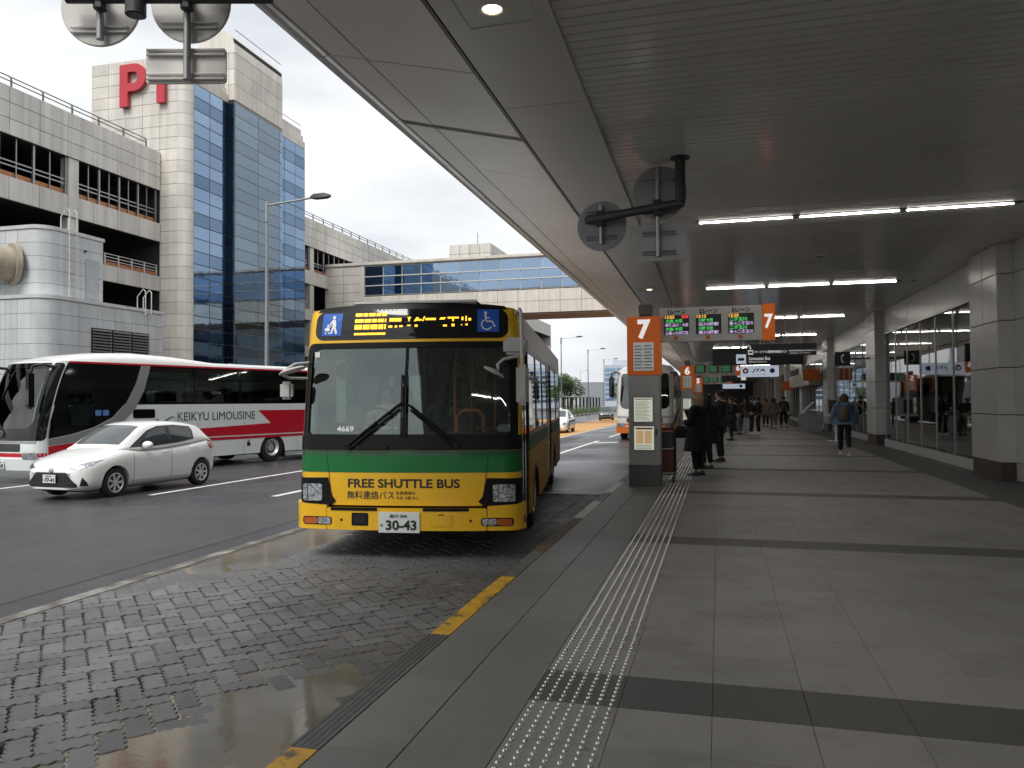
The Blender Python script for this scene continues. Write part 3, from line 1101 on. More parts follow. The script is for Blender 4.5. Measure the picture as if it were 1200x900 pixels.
# curtain walls
gz = frange(.4, 24.1, 26)
def curtain(nm, O, U, us, zs, pick, fx=.07):
    panels(nm, tw, O, U, UPV, us, zs, .03, None, gap=.06, ch=.004, tilt=.0022, pick=pick)
curtain('glass_pane', (-35.45, 0, 0), E3, [46.62, 48.4, 50.1, 50.58], gz, lambda i, j: glass_k if i == 2 else (glass_d if j % 3 == 0 else glass_b))
MB().bx(-35.49, -35.46, 46.6, 50.6, .3, 24.2).build('curtain_frame', frame_m, tw, world=True)
MB().bx(-36.0, -34.95, 50.62, 57.2, -.6, 29.0).build('lift_core', dark_in, tw, world=True)
MB().bx(-34.95, -34.90, 50.6, 57.2, .3, 24.3).build('curtain_frame', frame_m, tw, world=True)
curtain('glass_pane', (-34.91, 0, 0), E3, [50.65, 53.7, 56.8, 57.2], gz, lambda i, j: glass_g if i < 2 else glass_b)
curtain('glass_pane', (0, 50.62, 0), S3, [-35.44, -34.9], gz, lambda i, j: glass_k)
curtain('glass_pane', (-35.45, 0, 0), E3, [57.3, 58.4, 60.1, 61.8], gz, lambda i, j: glass_d if j % 3 == 0 else glass_b)
MB().bx(-35.49, -35.46, 57.25, 61.8, .3, 24.2).build('curtain_frame', frame_m, tw, world=True)
# stone heads over the glass
for k, (z0, z1, dx) in enumerate(((24.12, 24.75, .0), (24.77, 25.3, .18), (25.32, 25.9, .4))):
    MB().bx(-36.2 - .01 * k, -35.42 - dx, 46.6, 50.6, z0, z1).build('stone_ledge', stone, tw, world=True, bevel=.02)
    MB().bx(-38, -35.42 - dx, 57.3, 61.8, z0, z1).build('stone_ledge', stone, tw, world=True, bevel=.02)
panels('stone_panel', tw, (-34.93, 0, 0), E3, UPV, frange(50.6, 57.2, 3), [24.32, 25.5, 26.7, 27.9], .06, stone, gap=.025)
panels('stone_panel', tw, (0, 50.62, 0), S3, UPV, [-37.8, -36.6, -35.4, -34.92], [24.32, 25.5, 26.7, 27.9], .06, stone, gap=.025)
cap = MB()
pr_ = [(-34.87, 27.92), (-34.9, 28.5), (-35.05, 29.0), (-35.3, 29.4), (-35.6, 29.62), (-38.0, 29.7), (-38.0, 27.92)]
cap.prism(pr_, 'y', 50.56, 57.2)
cap.build('roof_cap', stone, tw, world=True, smooth=True)
MB().tube([(-35.0, 50.8, 29.75), (-35.0, 57.1, 29.75)], .03, 5).build('roof_rail', rail_m, tw, world=True)
MB().bx(-38, -36.2, 50.62, 57.2, 24, 27.9).build('lift_core_top', dark_in, tw, world=True)
MB().tube([(-35.7, 57, 26.2), (-35.7, 61.6, 26.2)], .03, 5).build('roof_rail', rail_m, tw, world=True)
# red letters P and 1
P = MB()
def ring_arc(cx, cz, rx, rz, n=12):
    return [(cx + rx * math.cos(R(-90 + 180 * i / n)), cz + rz * math.sin(R(-90 + 180 * i / n))) for i in range(n + 1)]
yb = YS - .30
outer = [(-40.70, 22.5), (-40.02, 22.5), (-40.02, 23.55)] + ring_arc(-39.5, 24.52, .98, .97) + [(-40.70, 25.49)]
hole = [(-40.02, 24.12)] + ring_arc(-39.55, 24.52, .36, .40) + [(-40.02, 24.92)]
P = patch(outer, lambda u, v, o: (u, YS - o, v), off=.08, thick=.26, holes=[hole], su=9, sv=9)
P.build('letter', red_m, tw, world=True)
MB().prism([(-37.62, 22.5), (-36.98, 22.5), (-36.98, 25.5), (-37.45, 25.5), (-38.0, 24.95), (-38.0, 24.5), (-37.62, 24.72)], 'y', YS - .34, YS - .08).build('letter', red_m, tw, world=True)

# ---------------------------------------------------------------- pale utility building with duct and louvres
pale = mat('annex_panel', (.64, .67, .68), rough=.42, var=.06, scale=1.0, rand=.05, streak=.2)
an = root('utility_building', (-31, 33, -.4), label='pale panelled utility building with big air duct, ladder and louvres', cat='building')
def annex(x1, y0, y1, z0, z1, xw, rws, r=.8):
    MB().bx(-37.2, x1 - .1, y0 + r, y1 - .02, z0, z1 - .02).build('core', dark_in, an, world=True)
    MB().bx(xw, x1 - r, y0 + .08, y0 + r + .1, z0, z1 - .02).build('core', dark_in, an, world=True)
    zs = frange(z0, z1 - .18, rws)
    ne = max(2, int((y1 - y0 - r) / 1.05))
    panels('wall_panel', an, (x1 - .06, 0, 0), E3, UPV, frange(y0 + r, y1, ne), zs, .06, pale, gap=.016)
    nsx = int((x1 - r - xw) / .66)
    panels('wall_panel', an, (0, y0 + .06, 0), S3, UPV, frange(xw, x1 - r, nsx), zs, .06, pale, gap=.016)
    outr = [(r * math.cos(R(-90 + 9 * i)), r * math.sin(R(-90 + 9 * i))) for i in range(11)]
    inn = [((r - .06) * math.cos(R(-90 + 9 * i)), (r - .06) * math.sin(R(-90 + 9 * i))) for i in range(11)]
    b = MB().prism(outr + inn[::-1], 'z', 0, zs[1] - zs[0] - .016)
    me = b.mesh('corner_panel', smooth=True)
    me.materials.append(pale)
    for z in zs[:-1]:
        inst('corner_panel', me, an, Matrix.Translation((x1 - r, y0 + r, z + .008)), True)
    MB().cyl((x1 - r, y0 + r, z0), (x1 - r, y0 + r, z1 - .03), r - .07, n=16).build('corner_core', dark_in, an, world=True)
    # coping
    q = .05
    ol = [(xw, y0 - q), (x1 - r, y0 - q)] + [(x1 - r + (r + q) * math.cos(R(-90 + 9 * i)), y0 + r + (r + q) * math.sin(R(-90 + 9 * i))) for i in range(11)] + [(x1 + q, y1 + q), (xw, y1 + q)]
    MB().prism(ol, 'z', z1 - .17, z1).build('coping', mat('coping_pale', (.60, .61, .61), rough=.4), an, world=True)
annex(-29.2, 28.2, 35.9, -.5, 6.55, -37, 10)
annex(-30.0, 28.9, 32.5, 6.56, 9.9, -37, 5)
# louvre vents
for k in range(3):
    a = 30.9 + 1.32 * k
    lv = MB().bx(-29.25, -29.17, a, a + 1.26, 4.05, 5.25).build('louvre', black_m, an, world=True)
    for j in range(8):
        z = 4.1 + .145 * j
        MB().add([(-29.17, a + .03, z + .09), (-29.10, a + .03, z), (-29.10, a + 1.23, z), (-29.17, a + 1.23, z + .09),
                  (-29.17, a + .03, z + .075), (-29.11, a + .03, z - .01), (-29.11, a + 1.23, z - .01), (-29.17, a + 1.23, z + .075)],
                 [(0, 1, 2, 3), (7, 6, 5, 4), (1, 5, 6, 2), (0, 4, 5, 1), (2, 6, 7, 3)]).build('louvre_slat', mat('louvre_metal', (.16, .15, .14), rough=.5, metal=.4), lv, world=True)
# air duct: a slanted open pipe with a collar
du = MB()
c0, ax = Vector((-31.75, 28.9, 8.1)), Vector((-.40, -.92, 0)).normalized()
sd_ = ax.cross(Vector((0, 0, 1))).normalized()
def circ(c, r, n=28, slant=0):
    return [c + (sd_ * math.cos(2 * math.pi * i / n) + Vector((0, 0, 1)) * math.sin(2 * math.pi * i / n)) * r + ax * slant * math.sin(2 * math.pi * i / n) for i in range(n)]
du.rings([circ(c0, .80), circ(c0 + ax * 1.3, .80, slant=.35), circ(c0 + ax * 1.3, .75, slant=.35), circ(c0 + ax * .15, .75)], cap=False)
du.build('air_duct', mat('duct_beige', (.42, .36, .28), rough=.5, var=.12, streak=.2), an, smooth=True, world=True)
MB().rings([circ(c0 + ax * -.1, .98), circ(c0 + ax * .12, .98), circ(c0 + ax * .12, .80), circ(c0 + ax * -.1, .80)], cap=False).build('duct_collar', mat('duct_beige'), an, smooth=True, world=True)
MB().cyl(c0 + ax * .1, c0 + ax * .14, .74, n=24).build('duct_inside', black_m, an, world=True)
# ladder, door, cctv dome
def ladder(x, y, z0, z1, hoop=.9):
    b = MB()
    for s_ in (-.22, .22):
        b.tube([(x + .16, y + s_, z0), (x + .16, y + s_, z1 + hoop), (x + .02, y + s_, z1 + hoop + .14), (x - .35, y + s_, z1 + hoop - .25), (x - .35, y + s_, z1)], .028, 6)
    for k in range(int((z1 - z0) / .3)):
        b.tube([(x + .16, y - .22, z0 + .15 + .3 * k), (x + .16, y + .22, z0 + .15 + .3 * k)], .018, 5)
    for k in range(int((z1 - z0) / 1.1) + 1):
        for s_ in (-.22, .22):
            b.bx(x, x + .16, y + s_ - .02, y + s_ + .02, z0 + .3 + 1.0 * k, z0 + .34 + 1.0 * k)
    b.build('ladder', rail_w, an, world=True)
ladder(-30.0, 30.45, 6.6, 9.9)
ladder(-29.2, 34.6, 6.2, 6.55, .9)
MB().bx(-30.0, -29.95, 31.35, 32.2, 6.75, 8.7).build('door', mat('annex_door', (.46, .49, .52), rough=.4), an, world=True, bevel=.01)
MB().ball((-29.93, 31.3, 9.05), .07).build('cctv_dome', black_pl, an, world=True, smooth=True)
# low white hoarding behind the coach, seen over its roof
t = root('white_hoarding', (-27, 40, -.5), label='low white metal hoarding beside the lamp post by the glass tower', cat='hoarding')
for k in range(6):
    MB().bx(-28.0, -27.95, 40 + 1.2 * k, 41.18 + 1.2 * k, -.6, 3.9).build('hoarding_panel', white_pl, t, world=True, bevel=.01)

# ---------------------------------------------------------------- covered footbridge across the road
br = root('footbridge', (-16, 72, 9.7), label='glazed footbridge crossing high above the road', cat='footbridge')
BY = 70.0
MB().bx(-37.9, 8, BY + .08, BY + 5, 9.78, 12.0).build('deck', dark_in, br, world=True)
MB().bx(-37.9, 8, BY - .12, BY + 5.2, 14.98, 15.3).build('roof', stone, br, world=True, bevel=.06)
MB().bx(-37.9, 8, BY + .2, BY + 4.8, 9.62, 9.78).build('underside', mat('bridge_soffit', (.33, .24, .19), rough=.6), br, world=True)
panels('stone_panel', br, (0, BY + .08, 0), S3, UPV, frange(-34.0, 8, 21), [9.76, 10.85, 11.93], .08, stone, gap=.03)
panels('stone_panel', br, (0, BY + .08, 0), S3, UPV, [-37.9, -35.9, -34.0], frange(9.76, 14.96, 6), .08, stone, gap=.03)
panels('glass_pane', br, (0, BY + .05, 0), S3, UPV, frange(-33.6, 8, 21), [12.05, 12.95, 13.85, 14.9], .03, None, gap=.09, ch=.004, tilt=.003, pick=lambda i, j: glass_b)
MB().bx(-33.9, 8, BY + .08, BY + .12, 11.94, 14.97).build('frame', rail_w, br, world=True)
for z in (12.93, 13.83):
    MB().bx(-33.6, 8, BY - .02, BY + .045, z, z + .09).build('transom', rail_w, br, world=True)
MB().bx(-37.9, 8, BY + 4.6, BY + 4.7, 12, 14.97).build('rear_glazing', glass_d, br, world=True)
MB().bx(-34.0, -33.62, BY - .04, BY + .06, 9.76, 14.95).build('expansion_joint', rail_w, br, world=True)
# ---------------------------------------------------------------- plant room on the car park roof
pr = root('roof_plant_room', (-41, 118, 19), label='pale plant room standing on the far car park roof', cat='plant room')
MB().bx(-46, -38.4, 130.1, 141, 19, 29.2).build('core', dark_in, pr, world=True)
panels('wall_panel', pr, (0, 130.1, 0), S3, UPV, frange(-46, -38.4, 4), frange(19, 29.3, 6), .08, stone, gap=.06)
panels('wall_panel', pr, (-38.4, 0, 0), E3, UPV, frange(130, 141, 5), frange(19, 29.3, 6), .08, stone, gap=.06)
MB().tube([(-41, 131, 29.2), (-41, 131, 31.4)], .06, 5).build('mast', rail_m, pr, world=True)
# ---------------------------------------------------------------- far buildings
def far_block(x0, x1, y0, y1, h, lab, m, gm, nfl, ncol):
    t = root('office_building', ((x0 + x1) / 2, y0, -1.3), label=lab, cat='building')
    MB().bx(x0, x1, y0, y1, -1.3, h).build('wall', m, t, world=True)
    if nfl:
        fh = (h - 2) / nfl
        for k in range(nfl):
            wdt = (x1 - x0) / ncol
            for c in range(ncol):
                MB().bx(x0 + wdt * c + .3, x0 + wdt * (c + 1) - .3, y0 - .15, y0 + .05, 1.5 + fh * k, 1.5 + fh * k + fh * .6).build('window', gm, t, world=True)
    MB().bx(x0 + 3, x1 - 5, y0 + 4, y1 - 2, h, h + 2.2).build('roof_plant', m, t, world=True)
far_block(-47, -22, 330, 350, 16.5, 'distant pale office block with blue window bands', mat('far_office', (.45, .50, .56), rough=.5), glass_b, 7, 5)
far_block(-73, -62, 250, 275, 22, 'distant beige block beyond the car park end', mat('far_block_beige', (.42, .42, .38), rough=.7), glass_g, 6, 3)
MB().bx(-36, -29.5, 205, 206, 0, 6.4).build('blank_panel_wall', mat('far_grey_box', (.30, .32, .35), rough=.6), None, bevel=.05, label='blank grey rectangular equipment box beyond the hedge', cat='equipment box')
hz = MB().bx(-190, -40, 420, 430, -1.3, 5.5)
hz.build('elevated_roadway', mat('far_viaduct', (.42, .43, .44), rough=.7), None, label='pale elevated roadway on the horizon behind the trees', cat='viaduct')
# ================================================================ street lamps
lamp_m = mat('lamp_post_grey', (.33, .34, .34), rough=.4, metal=.6, var=.08)
def lamp(x, y, h, lab, arm=2.3, double=False):
    z = zr(x, y)
    t = root('street_lamp', (x, y, z), label=lab, cat='street lamp', group='street lamps along the far kerb')
    MB().tube([(0, 0, 0), (0, 0, h * .5), (0, 0, h)], [.11, .085, .06], 10).build('pole', lamp_m, t, smooth=True)
    MB().cyl((0, 0, h - .7), (0, 0, h + .18), .10, .09, 10).build('sleeve', lamp_m, t, smooth=True)
    MB().cyl((0, 0, 0), (0, 0, .05), .25, n=8).build('base_plate', lamp_m, t)
    MB().tube([(0, 0, h + .02), (arm * .6, 0, h + .12), (arm, 0, h + .2)], .045, 8).build('arm', lamp_m, t, smooth=True)
    b = MB()
    ring = lambda x_, w_, h0, h1: [(x_, -w_, h + h0), (x_, w_, h + h0), (x_, w_ * .8, h + h1), (x_, -w_ * .8, h + h1)]
    b.rings([ring(arm - .2, .07, .16, .24), ring(arm, .16, .13, .32), ring(arm + .5, .17, .14, .33), ring(arm + .72, .09, .18, .27)])
    b.build('lamp_head', dark_metal, t, smooth=True)
lamp(-18.75, 29.5, 10.55, 'tall grey street lamp standing in front of the glass tower')
lamp(-21.1, 106, 11.1, 'street lamp beyond the footbridge, first of the far row')
lamp(-21.6, 132, 11.2, 'street lamp beyond the footbridge, second of the far row')
lamp(-23.6, 165, 11.2, 'street lamp beyond the footbridge, third of the far row')
lamp(-62, 262, 14, 'far street lamp rising over the trees at the shelter')
lamp(-52, 300, 14, 'far street lamp beside the distant office block')

# ================================================================ trees, hedge, shelter
leaf_d = mat('leaf_dark', (.035, .075, .022), rough=.6, var=.35, scale=.8)
leaf_l = mat('leaf_light', (.085, .14, .035), rough=.6, var=.35, scale=.8)
bark = mat('bark', (.10, .08, .06), rough=.9, var=.25, scale=6)
def leaves(b, c, rad, n, s):
    for _ in range(n):
        while True:
            p = Vector((random.uniform(-1, 1), random.uniform(-1, 1), random.uniform(-1, 1)))
            if .2 < p.length < 1: break
        p = Vector(c) + Vector((p.x * rad[0], p.y * rad[1], p.z * rad[2]))
        u = Vector((random.gauss(0, 1), random.gauss(0, 1), random.gauss(0, .6))).normalized() * s * random.uniform(.6, 1.3)
        v = u.orthogonal().normalized() * s * .6
        b.cur = 0 if random.random() < .55 else 1
        b.add([p - u, p + v, p + u, p - v], [(0, 1, 2, 3)])
def tree(x, y, h, r, lab):
    z = zr(x, y) if y < 122 else -1.2
    t = root('tree', (x, y, z), label=lab, cat='tree')
    tk = MB()
    tk.tube([(0, 0, -.1), (.08, .05, h * .3), (0, .1, h * .55), (.1, 0, h * .8)], [.3, .22, .14, .06], 8)
    for k in range(7):
        a = k * 2.4
        q = h * (.3 + .06 * k)
        tk.tube([(.05, .05, q), (r * .4 * math.cos(a), r * .4 * math.sin(a), q + h * .12), (r * .7 * math.cos(a), r * .7 * math.sin(a), q + h * .2)], [.1, .06, .03], 6)
    tk.build('trunk', bark, t)
    cr = MB()
    for k in range(16):
        a = random.uniform(0, 6.28)
        q = random.uniform(.1, .75) * r
        leaves(cr, (q * math.cos(a), q * math.sin(a), h * random.uniform(.42, .92)), (r * .42, r * .42, h * .15), 130, .22)
    cr.build('crown', [leaf_d, leaf_l], t)
tree(-35.5, 150, 9.5, 4.2, 'round green tree by the end of the car park')
tree(-33, 176, 9, 3.8, 'green tree next to the grey equipment box')
tree(-40, 205, 10, 4.5, 'green tree behind the walkway shelter roof')
tree(-28.5, 240, 8.5, 4.0, 'dark green tree behind the distant grey car')
tree(-46, 172, 8.5, 4.0, 'bushy tree between car park and walkway shelter')
def shrub(x, y, r, h, k):
    z = zr(x, y)
    t = root('shrub', (x, y, z), label='low clipped green shrub in the hedge along the far kerb', cat='shrub', group='shrubs of the roadside hedge')
    st = MB()
    for q in range(5):
        st.tube([(0, 0, 0), (random.gauss(0, r * .3), random.gauss(0, r * .3), h * .6)], [.03, .012], 5)
    st.build('stem', bark, t)
    b = MB()
    leaves(b, (0, 0, h * .55), (r, r, h * .5), 260, .10)
    b.build('foliage', [leaf_d, leaf_l], t)
for k in range(26):
    shrub(-24.6 + random.gauss(0, .25), 70 + 4.1 * k, 1.6, random.uniform(1.1, 1.7), k)
ks = MB()
kerbw, kerbk = MB(), MB()
isl = MB().bx(-27.5, -22.4, 60, 240, -1.5, -.86)
isl.build('planted_island', mat('island_soil', (.08, .085, .05), rough=.95, var=.3), kind='structure')
for k in range(60):
    y0 = 60 + 2 * k
    (MB().bx(-22.42, -22.15, y0 + .02, y0 + 1.98, -1.5, -.76)).build('kerb_block', mat('kerb_pale', (.55, .55, .52), rough=.7) if k % 2 else dark_metal, bpy.data.objects['planted_island'], world=True)
# covered walkway shelter beside the hedge
shl = root('walkway_shelter', (-29, 130, -.9), label='long flat-roofed walkway shelter with dark posts behind the hedge', cat='shelter')
MB().bx(-30.5, -27.6, 92, 190, 2.2, 2.42).build('roof', grey_metal, shl, world=True)
for k in range(22):
    MB().bx(-28.2, -27.9, 93 + 4.5 * k, 93.5 + 4.5 * k, -1.3, 2.2).build('post', dark_metal, shl, world=True)
# ================================================================ bus stop posts and display boards
post_m = mat('post_grey', (.50, .49, .475), rough=.42, metal=.25, var=.06, scale=2)
post_d = mat('post_base_dark', (.12, .117, .112), rough=.35, metal=.4, var=.1)
paper = mat('timetable_paper', (.72, .74, .64), rough=.6, var=.05, emit=(.85, .9, .72), estr=.26)
paper_b = mat('timetable_plate', (.66, .68, .66), rough=.5, var=.08, emit=(.8, .85, .8), estr=.08)
red_ink = mat('print_red', (.55, .08, .04), rough=.5)
orange_ink = mat('print_orange', (.80, .55, .30), rough=.6, emit=(.85, .55, .28), estr=.22)
grey_ink = mat('print_grey', (.25, .27, .26), rough=.6)
led_g = emis('led_green', (.08, .62, .14), .6)
led_gd = emis('led_green_dim', (.10, .42, .16), .16)
led_p = emis('led_violet', (.62, .46, .76), .5)
led_o = emis('led_orange', (1.0, .50, .08), .6)
led_r = emis('led_red', (.85, .05, .06), .55)
led_b = emis('led_blue', (.08, .45, .9), .9)
board_m = mat('board_grey', (.52, .515, .48), rough=.4, var=.05)
arrow_m = mat('arrow_red', (.70, .10, .03), rough=.5)
lit_num = emis('sign_number_lit', (.95, .95, .92), .38)
orange_lit = mat('sign_orange_lit', (.62, .125, .012), rough=.4, var=.04, emit=(.75, .15, .012), estr=.10)
def plate(parent, x0, x1, z0, z1, y, m, name, t=.008, frame=None):
    o = MB().bx(x0, x1, y - t, y, z0, z1).build(name, m, parent, bevel=.002)
    if frame:
        f = MB()
        for a in ((x0 - .02, x1 + .02, z1, z1 + .02), (x0 - .02, x1 + .02, z0 - .02, z0), (x0 - .02, x0, z0, z1), (x1, x1 + .02, z0, z1)):
            f.bx(a[0], a[1], y - t - .008, y, a[2], a[3])
        f.build('poster_frame', frame, o)
    return o
def bus_post(n, x, y, extra):
    t = root('bus_stop_post', (x, y, 0), label='orange and grey bus stop post number %s %s' % (n, extra), cat='bus stop post')
    w_, d = .57, .46
    MB().bx(0, w_, 0, d, .40, 2.06).build('shaft', post_m, t, bevel=.006)
    MB().bx(-.006, w_ + .006, -.006, d + .006, 0, .398).build('base', post_d, t, bevel=.005)
    head = MB().bx(-.018, w_ + .018, -.018, d + .018, 2.062, 3.14).build('head', orange_lit, t, bevel=.008)
    text(n, (.24, .36), lit_num, head, (.30, -.022, 2.905), bold=.045)
    tp = plate(t, .10, .47, 2.14, 2.66, -.0185, paper_b, 'route_plate', .012)
    for k in range(8):
        for a, c in ((.12, .27), (.30, .45)):
            MB().bx(a, c - .03 * (k % 2), -.0335, -.0305, 2.18 + .058 * k, 2.20 + .058 * k).build('print_line', grey_ink, tp)
    p1 = plate(t, .10, .44, 1.20, 1.64, -.001, paper, 'timetable', .006, grey_metal)
    p2 = plate(t, .10, .46, .68, 1.11, -.001, paper, 'timetable', .006, grey_metal)
    MB().bx(.12, .42, -.0095, -.007, 1.605, 1.62).build('print_line', red_ink, p1)
    for k in range(14):
        MB().bx(.125, .39 - .03 * (k % 3), -.0095, -.007, 1.225 + .026 * k, 1.232 + .026 * k).build('print_line', grey_ink, p1)
    MB().bx(.125, .435, -.0095, -.007, 1.055, 1.085).build('print_line', red_ink, p2)
    for a, c in ((.135, .265), (.29, .42)):
        MB().bx(a, c, -.0095, -.007, .79, 1.03).build('print_block', orange_ink, p2)
    for k in range(3):
        MB().bx(.13, .42, -.0095, -.007, .70 + .026 * k, .707 + .026 * k).build('print_line', grey_ink, p2)
    MB().bx(.49, .52, -.02, .0, .95, 1.06).build('latch', dark_metal, t)
    MB().bx(.20, .44, .1, .34, 3.14, 3.20).build('speaker_foot', dark_metal, t)
    MB().bx(.19, .45, .08, .36, 3.20, 3.38).build('speaker', post_d, t, bevel=.02)
    return t
def bus_board(n, x, y, full, extra):
    t = root('display_board', (x, y, 2.67), label='overhead bus display board number %s %s' % (n, extra), cat='display board')
    MB().bx(0, 1.82, 0, .16, 0, .63).build('case', board_m, t, bevel=.006)
    e = MB().bx(1.823, 2.04, -.012, .172, -.01, .645).build('end_panel', orange_lit, t, bevel=.006)
    text(n, (.145, .26), lit_num, e, (1.93, -.014, .33), bold=.03)
    rowsx = [("13:05", "発車", ["大森 大田", "新宿 品川・大田", "大森 大田", "心斎→大井蒲田"]),
             ("13:15", "", ["川崎 大田", "石川崎駅", "川崎 大田", "東川崎駅"]),
             ("13:20", "", ["二子玉川", "東→二子玉川", "二子玉川", "渋→二子玉川"])]
    for k in range(3):
        a = .09 + .57 * k
        s_ = MB().bx(a, a + .45, -.014, -.0005, .13, .49).build('screen', black_pl, t)
        text(str(k + 1) + 'レーン', (.33, .088), black_txt, t, (a + .23, -.0025, .553), bold=.035)
        MB().prism([(a + .17, .10), (a + .24, .10), (a + .24, .075), (a + .27, .075), (a + .215, .02), (a + .16, .075), (a + .17, .075)], 'y', -.006, -.001).build('arrow', arrow_m, t)
        if full:
            tm, rd, ls = rowsx[k]
            text(tm, (.17, .06), led_o, s_, (a + .10, -.016, .455), bold=.02)
            if rd: text(rd, (.13, .062), led_r, s_, (a + .375, -.016, .455), bold=.03)
            for q, l in enumerate(ls):
                text(l, ((.30 if q % 2 == 0 else .41) - (.05 if k == 1 else 0), .066), led_g if q % 2 == 0 else led_p, s_,
                     (a + (.175 if q % 2 == 0 else .225), -.016, .382 - .0745 * q), bold=.016)
        else:
            for q in range(4):
                MB().bx(a + .03, a + .36 + .02 * (q % 2), -.018, -.0145, .18 + .075 * q, .225 + .075 * q).build('display_line', led_gd, s_)
    return t
bus_post('7', -1.62, 14.5, 'beside the tactile strip')
bus_board('7', -1.05, 14.62, True, 'above the queueing people')
bus_post('6', -1.66, 36, 'standing before the orange coach')
bus_board('6', -1.09, 36.1, False, 'hanging left of the airline sign')
bus_post('5', -1.68, 56, 'farthest along the kerb')
bus_board('5', -1.11, 56.1, False, 'deep along the walkway')
# ================================================================ overhead direction signs
sign_k = mat('sign_black', (.018, .018, .02), rough=.4, var=.1)
lit_w = emis('sign_lettering_lit', (.85, .87, .85), .32)
lit_panel = emis('sign_panel_lit', (.62, .70, .82), .30)
def hung(name, x0, x1, y, z0, z1, m, lab, d=.18):
    t = root(name, (x0, y, z0), label=lab, cat='sign')
    MB().bx(0, x1 - x0, 0, d, 0, z1 - z0).build('panel', m, t, bevel=.006)
    for f_ in (.2, .8):
        MB().cyl(((x1 - x0) * f_, d / 2, z1 - z0), ((x1 - x0) * f_, d / 2, 4.61 - z0), .025, n=8).build('hanger', grey_metal, t)
    return t
t = hung('direction_sign', .89, 2.99, 26, 2.99, 3.36, sign_k, 'black hanging sign for the free terminal shuttle bus')
text('ターミナル間無料連絡バス', (.98, .085), lit_w, t, (.72, -.003, .12), bold=.012)
text('Free Shuttle Bus for Terminal 1, 2', (.80, .06), lit_w, t, (1.68, -.003, .14), bold=.008)
text('免费摆渡车  무료 셔틀 버스', (.62, .03), lit_w, t, (1.60, -.003, .06))
MB().bx(.035, .19, -.006, -.001, .04, .18).build('bus_icon', lit_w, t)
MB().bx(.055, .17, -.009, -.0062, .08, .145).build('bus_icon_body', sign_k, t)
ar = MB()
ar.tube([(.06 + .05 * math.cos(R(a)), -.004, .275 + .05 * math.sin(R(a))) for a in range(-60, 190, 25)], .012, 5)
ar.build('turn_arrow', lit_w, t)
MB().prism([(.09, .215), (.15, .24), (.085, .27)], 'y', -.008, -.001).build('turn_arrow_tip', lit_w, t)
t = hung('direction_sign', -.2, 2.9, 29, 2.82, 3.42, mat('sign_charcoal', (.035, .036, .04), rough=.45), 'long charcoal hanging sign for the limousine bus')
MB().bx(.82, 1.16, -.008, -.001, .05, .39).build('bus_icon', lit_panel, t, bevel=.003)
MB().prism(rrect(.88, 1.10, .16, .26, .03), 'y', -.012, -.0085).build('bus_icon_body', sign_k, t)
text('Limousine Bus', (.72, .12), lit_w, t, (1.62, -.003, .235), bold=.01)
text('リムジンバス', (.62, .09), lit_w, t, (1.60, -.003, .40), bold=.01)
text('机场大巴 리무진 버스', (.62, .06), lit_w, t, (1.56, -.003, .11))
t = hung('airline_sign', .82, 2.60, 36.4, 2.60, 3.10, lit_panel, 'pale lit airline sign reading JTA')
text('JTA', (.58, .17), black_txt, t, (.90, -.004, .28), bold=.03, shear=.25)
em = MB()
em.cyl((.36, -.002, .27), (.36, -.008, .27), .13, n=24)
em.build('emblem', red_m, t)
MB().prism([(.27, .33), (.33, .25), (.36, .16), (.39, .25), (.45, .33), (.36, .29)], 'y', -.011, -.0082).build('emblem_wing', lit_panel, t)
MB().cyl((1.5, -.002, .27), (1.5, -.008, .27), .11, n=24).build('blue_emblem', mat('emblem_blue', (.02, .08, .5), rough=.5), t)
text('日本トランスオーシャン航空', (.55, .04), black_txt, t, (.92, -.004, .10))
t = hung('direction_sign', .2, 2.3, 52, 2.75, 3.15, sign_k, 'smaller black sign hanging beyond the airline sign')
MB().bx(1.2, 1.5, -.006, -.001, .08, .32).build('icon', lit_w, t)
t = hung('direction_sign', .3, 1.9, 60, 2.4, 2.75, lit_panel, 'small pale lit sign deepest along the walkway')
MB().bx(1.2, 1.4, -.006, -.001, .08, .28).build('icon', black_txt, t)
# phone sign on the second column
t = root('phone_sign', (4.05, 29.95, 2.78), label='black square telephone sign on the second column', cat='sign')
MB().bx(0, .52, 0, .10, 0, .50).build('panel', sign_k, t, bevel=.006)
MB().bx(.52, 1.20, .03, .07, .22, .28).build('arm', dark_metal, t)
hs_ = MB()
hs_.tube([(.30, -.005, .39), (.235, -.006, .345), (.215, -.006, .25), (.235, -.006, .155), (.30, -.005, .11)], [.035, .028, .022, .028, .035], 8)
hs_.build('handset_symbol', white_txt, t, smooth=True)

# ================================================================ traffic signs seen from behind
sign_back = mat('sign_back_grey', (.30, .305, .305), rough=.45, metal=.3, var=.1)
sign_back2 = mat('sign_back_alu', (.66, .64, .60), rough=.5, metal=.1, var=.12, streak=.15)
pipe_d = mat('pipe_dark', (.05, .05, .05), rough=.5, metal=.3)
def disc(c, r, parent, m, rz=0):
    b = MB()
    n = 40
    dirx = Vector((math.cos(R(rz)), math.sin(R(rz)), 0))
    ny = Vector((-math.sin(R(rz)), math.cos(R(rz)), 0))
    c = Vector(c)
    rim = lambda rr, d: [c + (dirx * math.cos(2 * math.pi * i / n) + Vector((0, 0, 1)) * math.sin(2 * math.pi * i / n)) * rr + ny * d for i in range(n)]
    b.rings([rim(r - .008, .0), rim(r, .004), rim(r, .02), rim(r - .006, .024)])
    b.build('disc', m, parent, world=True)
    return dirx, ny
def bracket(c, parent, dirx, ny, w_, m, horizontal=True):
    c = Vector(c)
    b = MB()
    u = dirx * w_ / 2
    for s_ in (-.018, .018):
        z = Vector((0, 0, s_))
        b.tube([c - u + z - ny * .012, c + u + z - ny * .012], .010, 6)
    b.build('mounting_rail', m, parent, world=True)
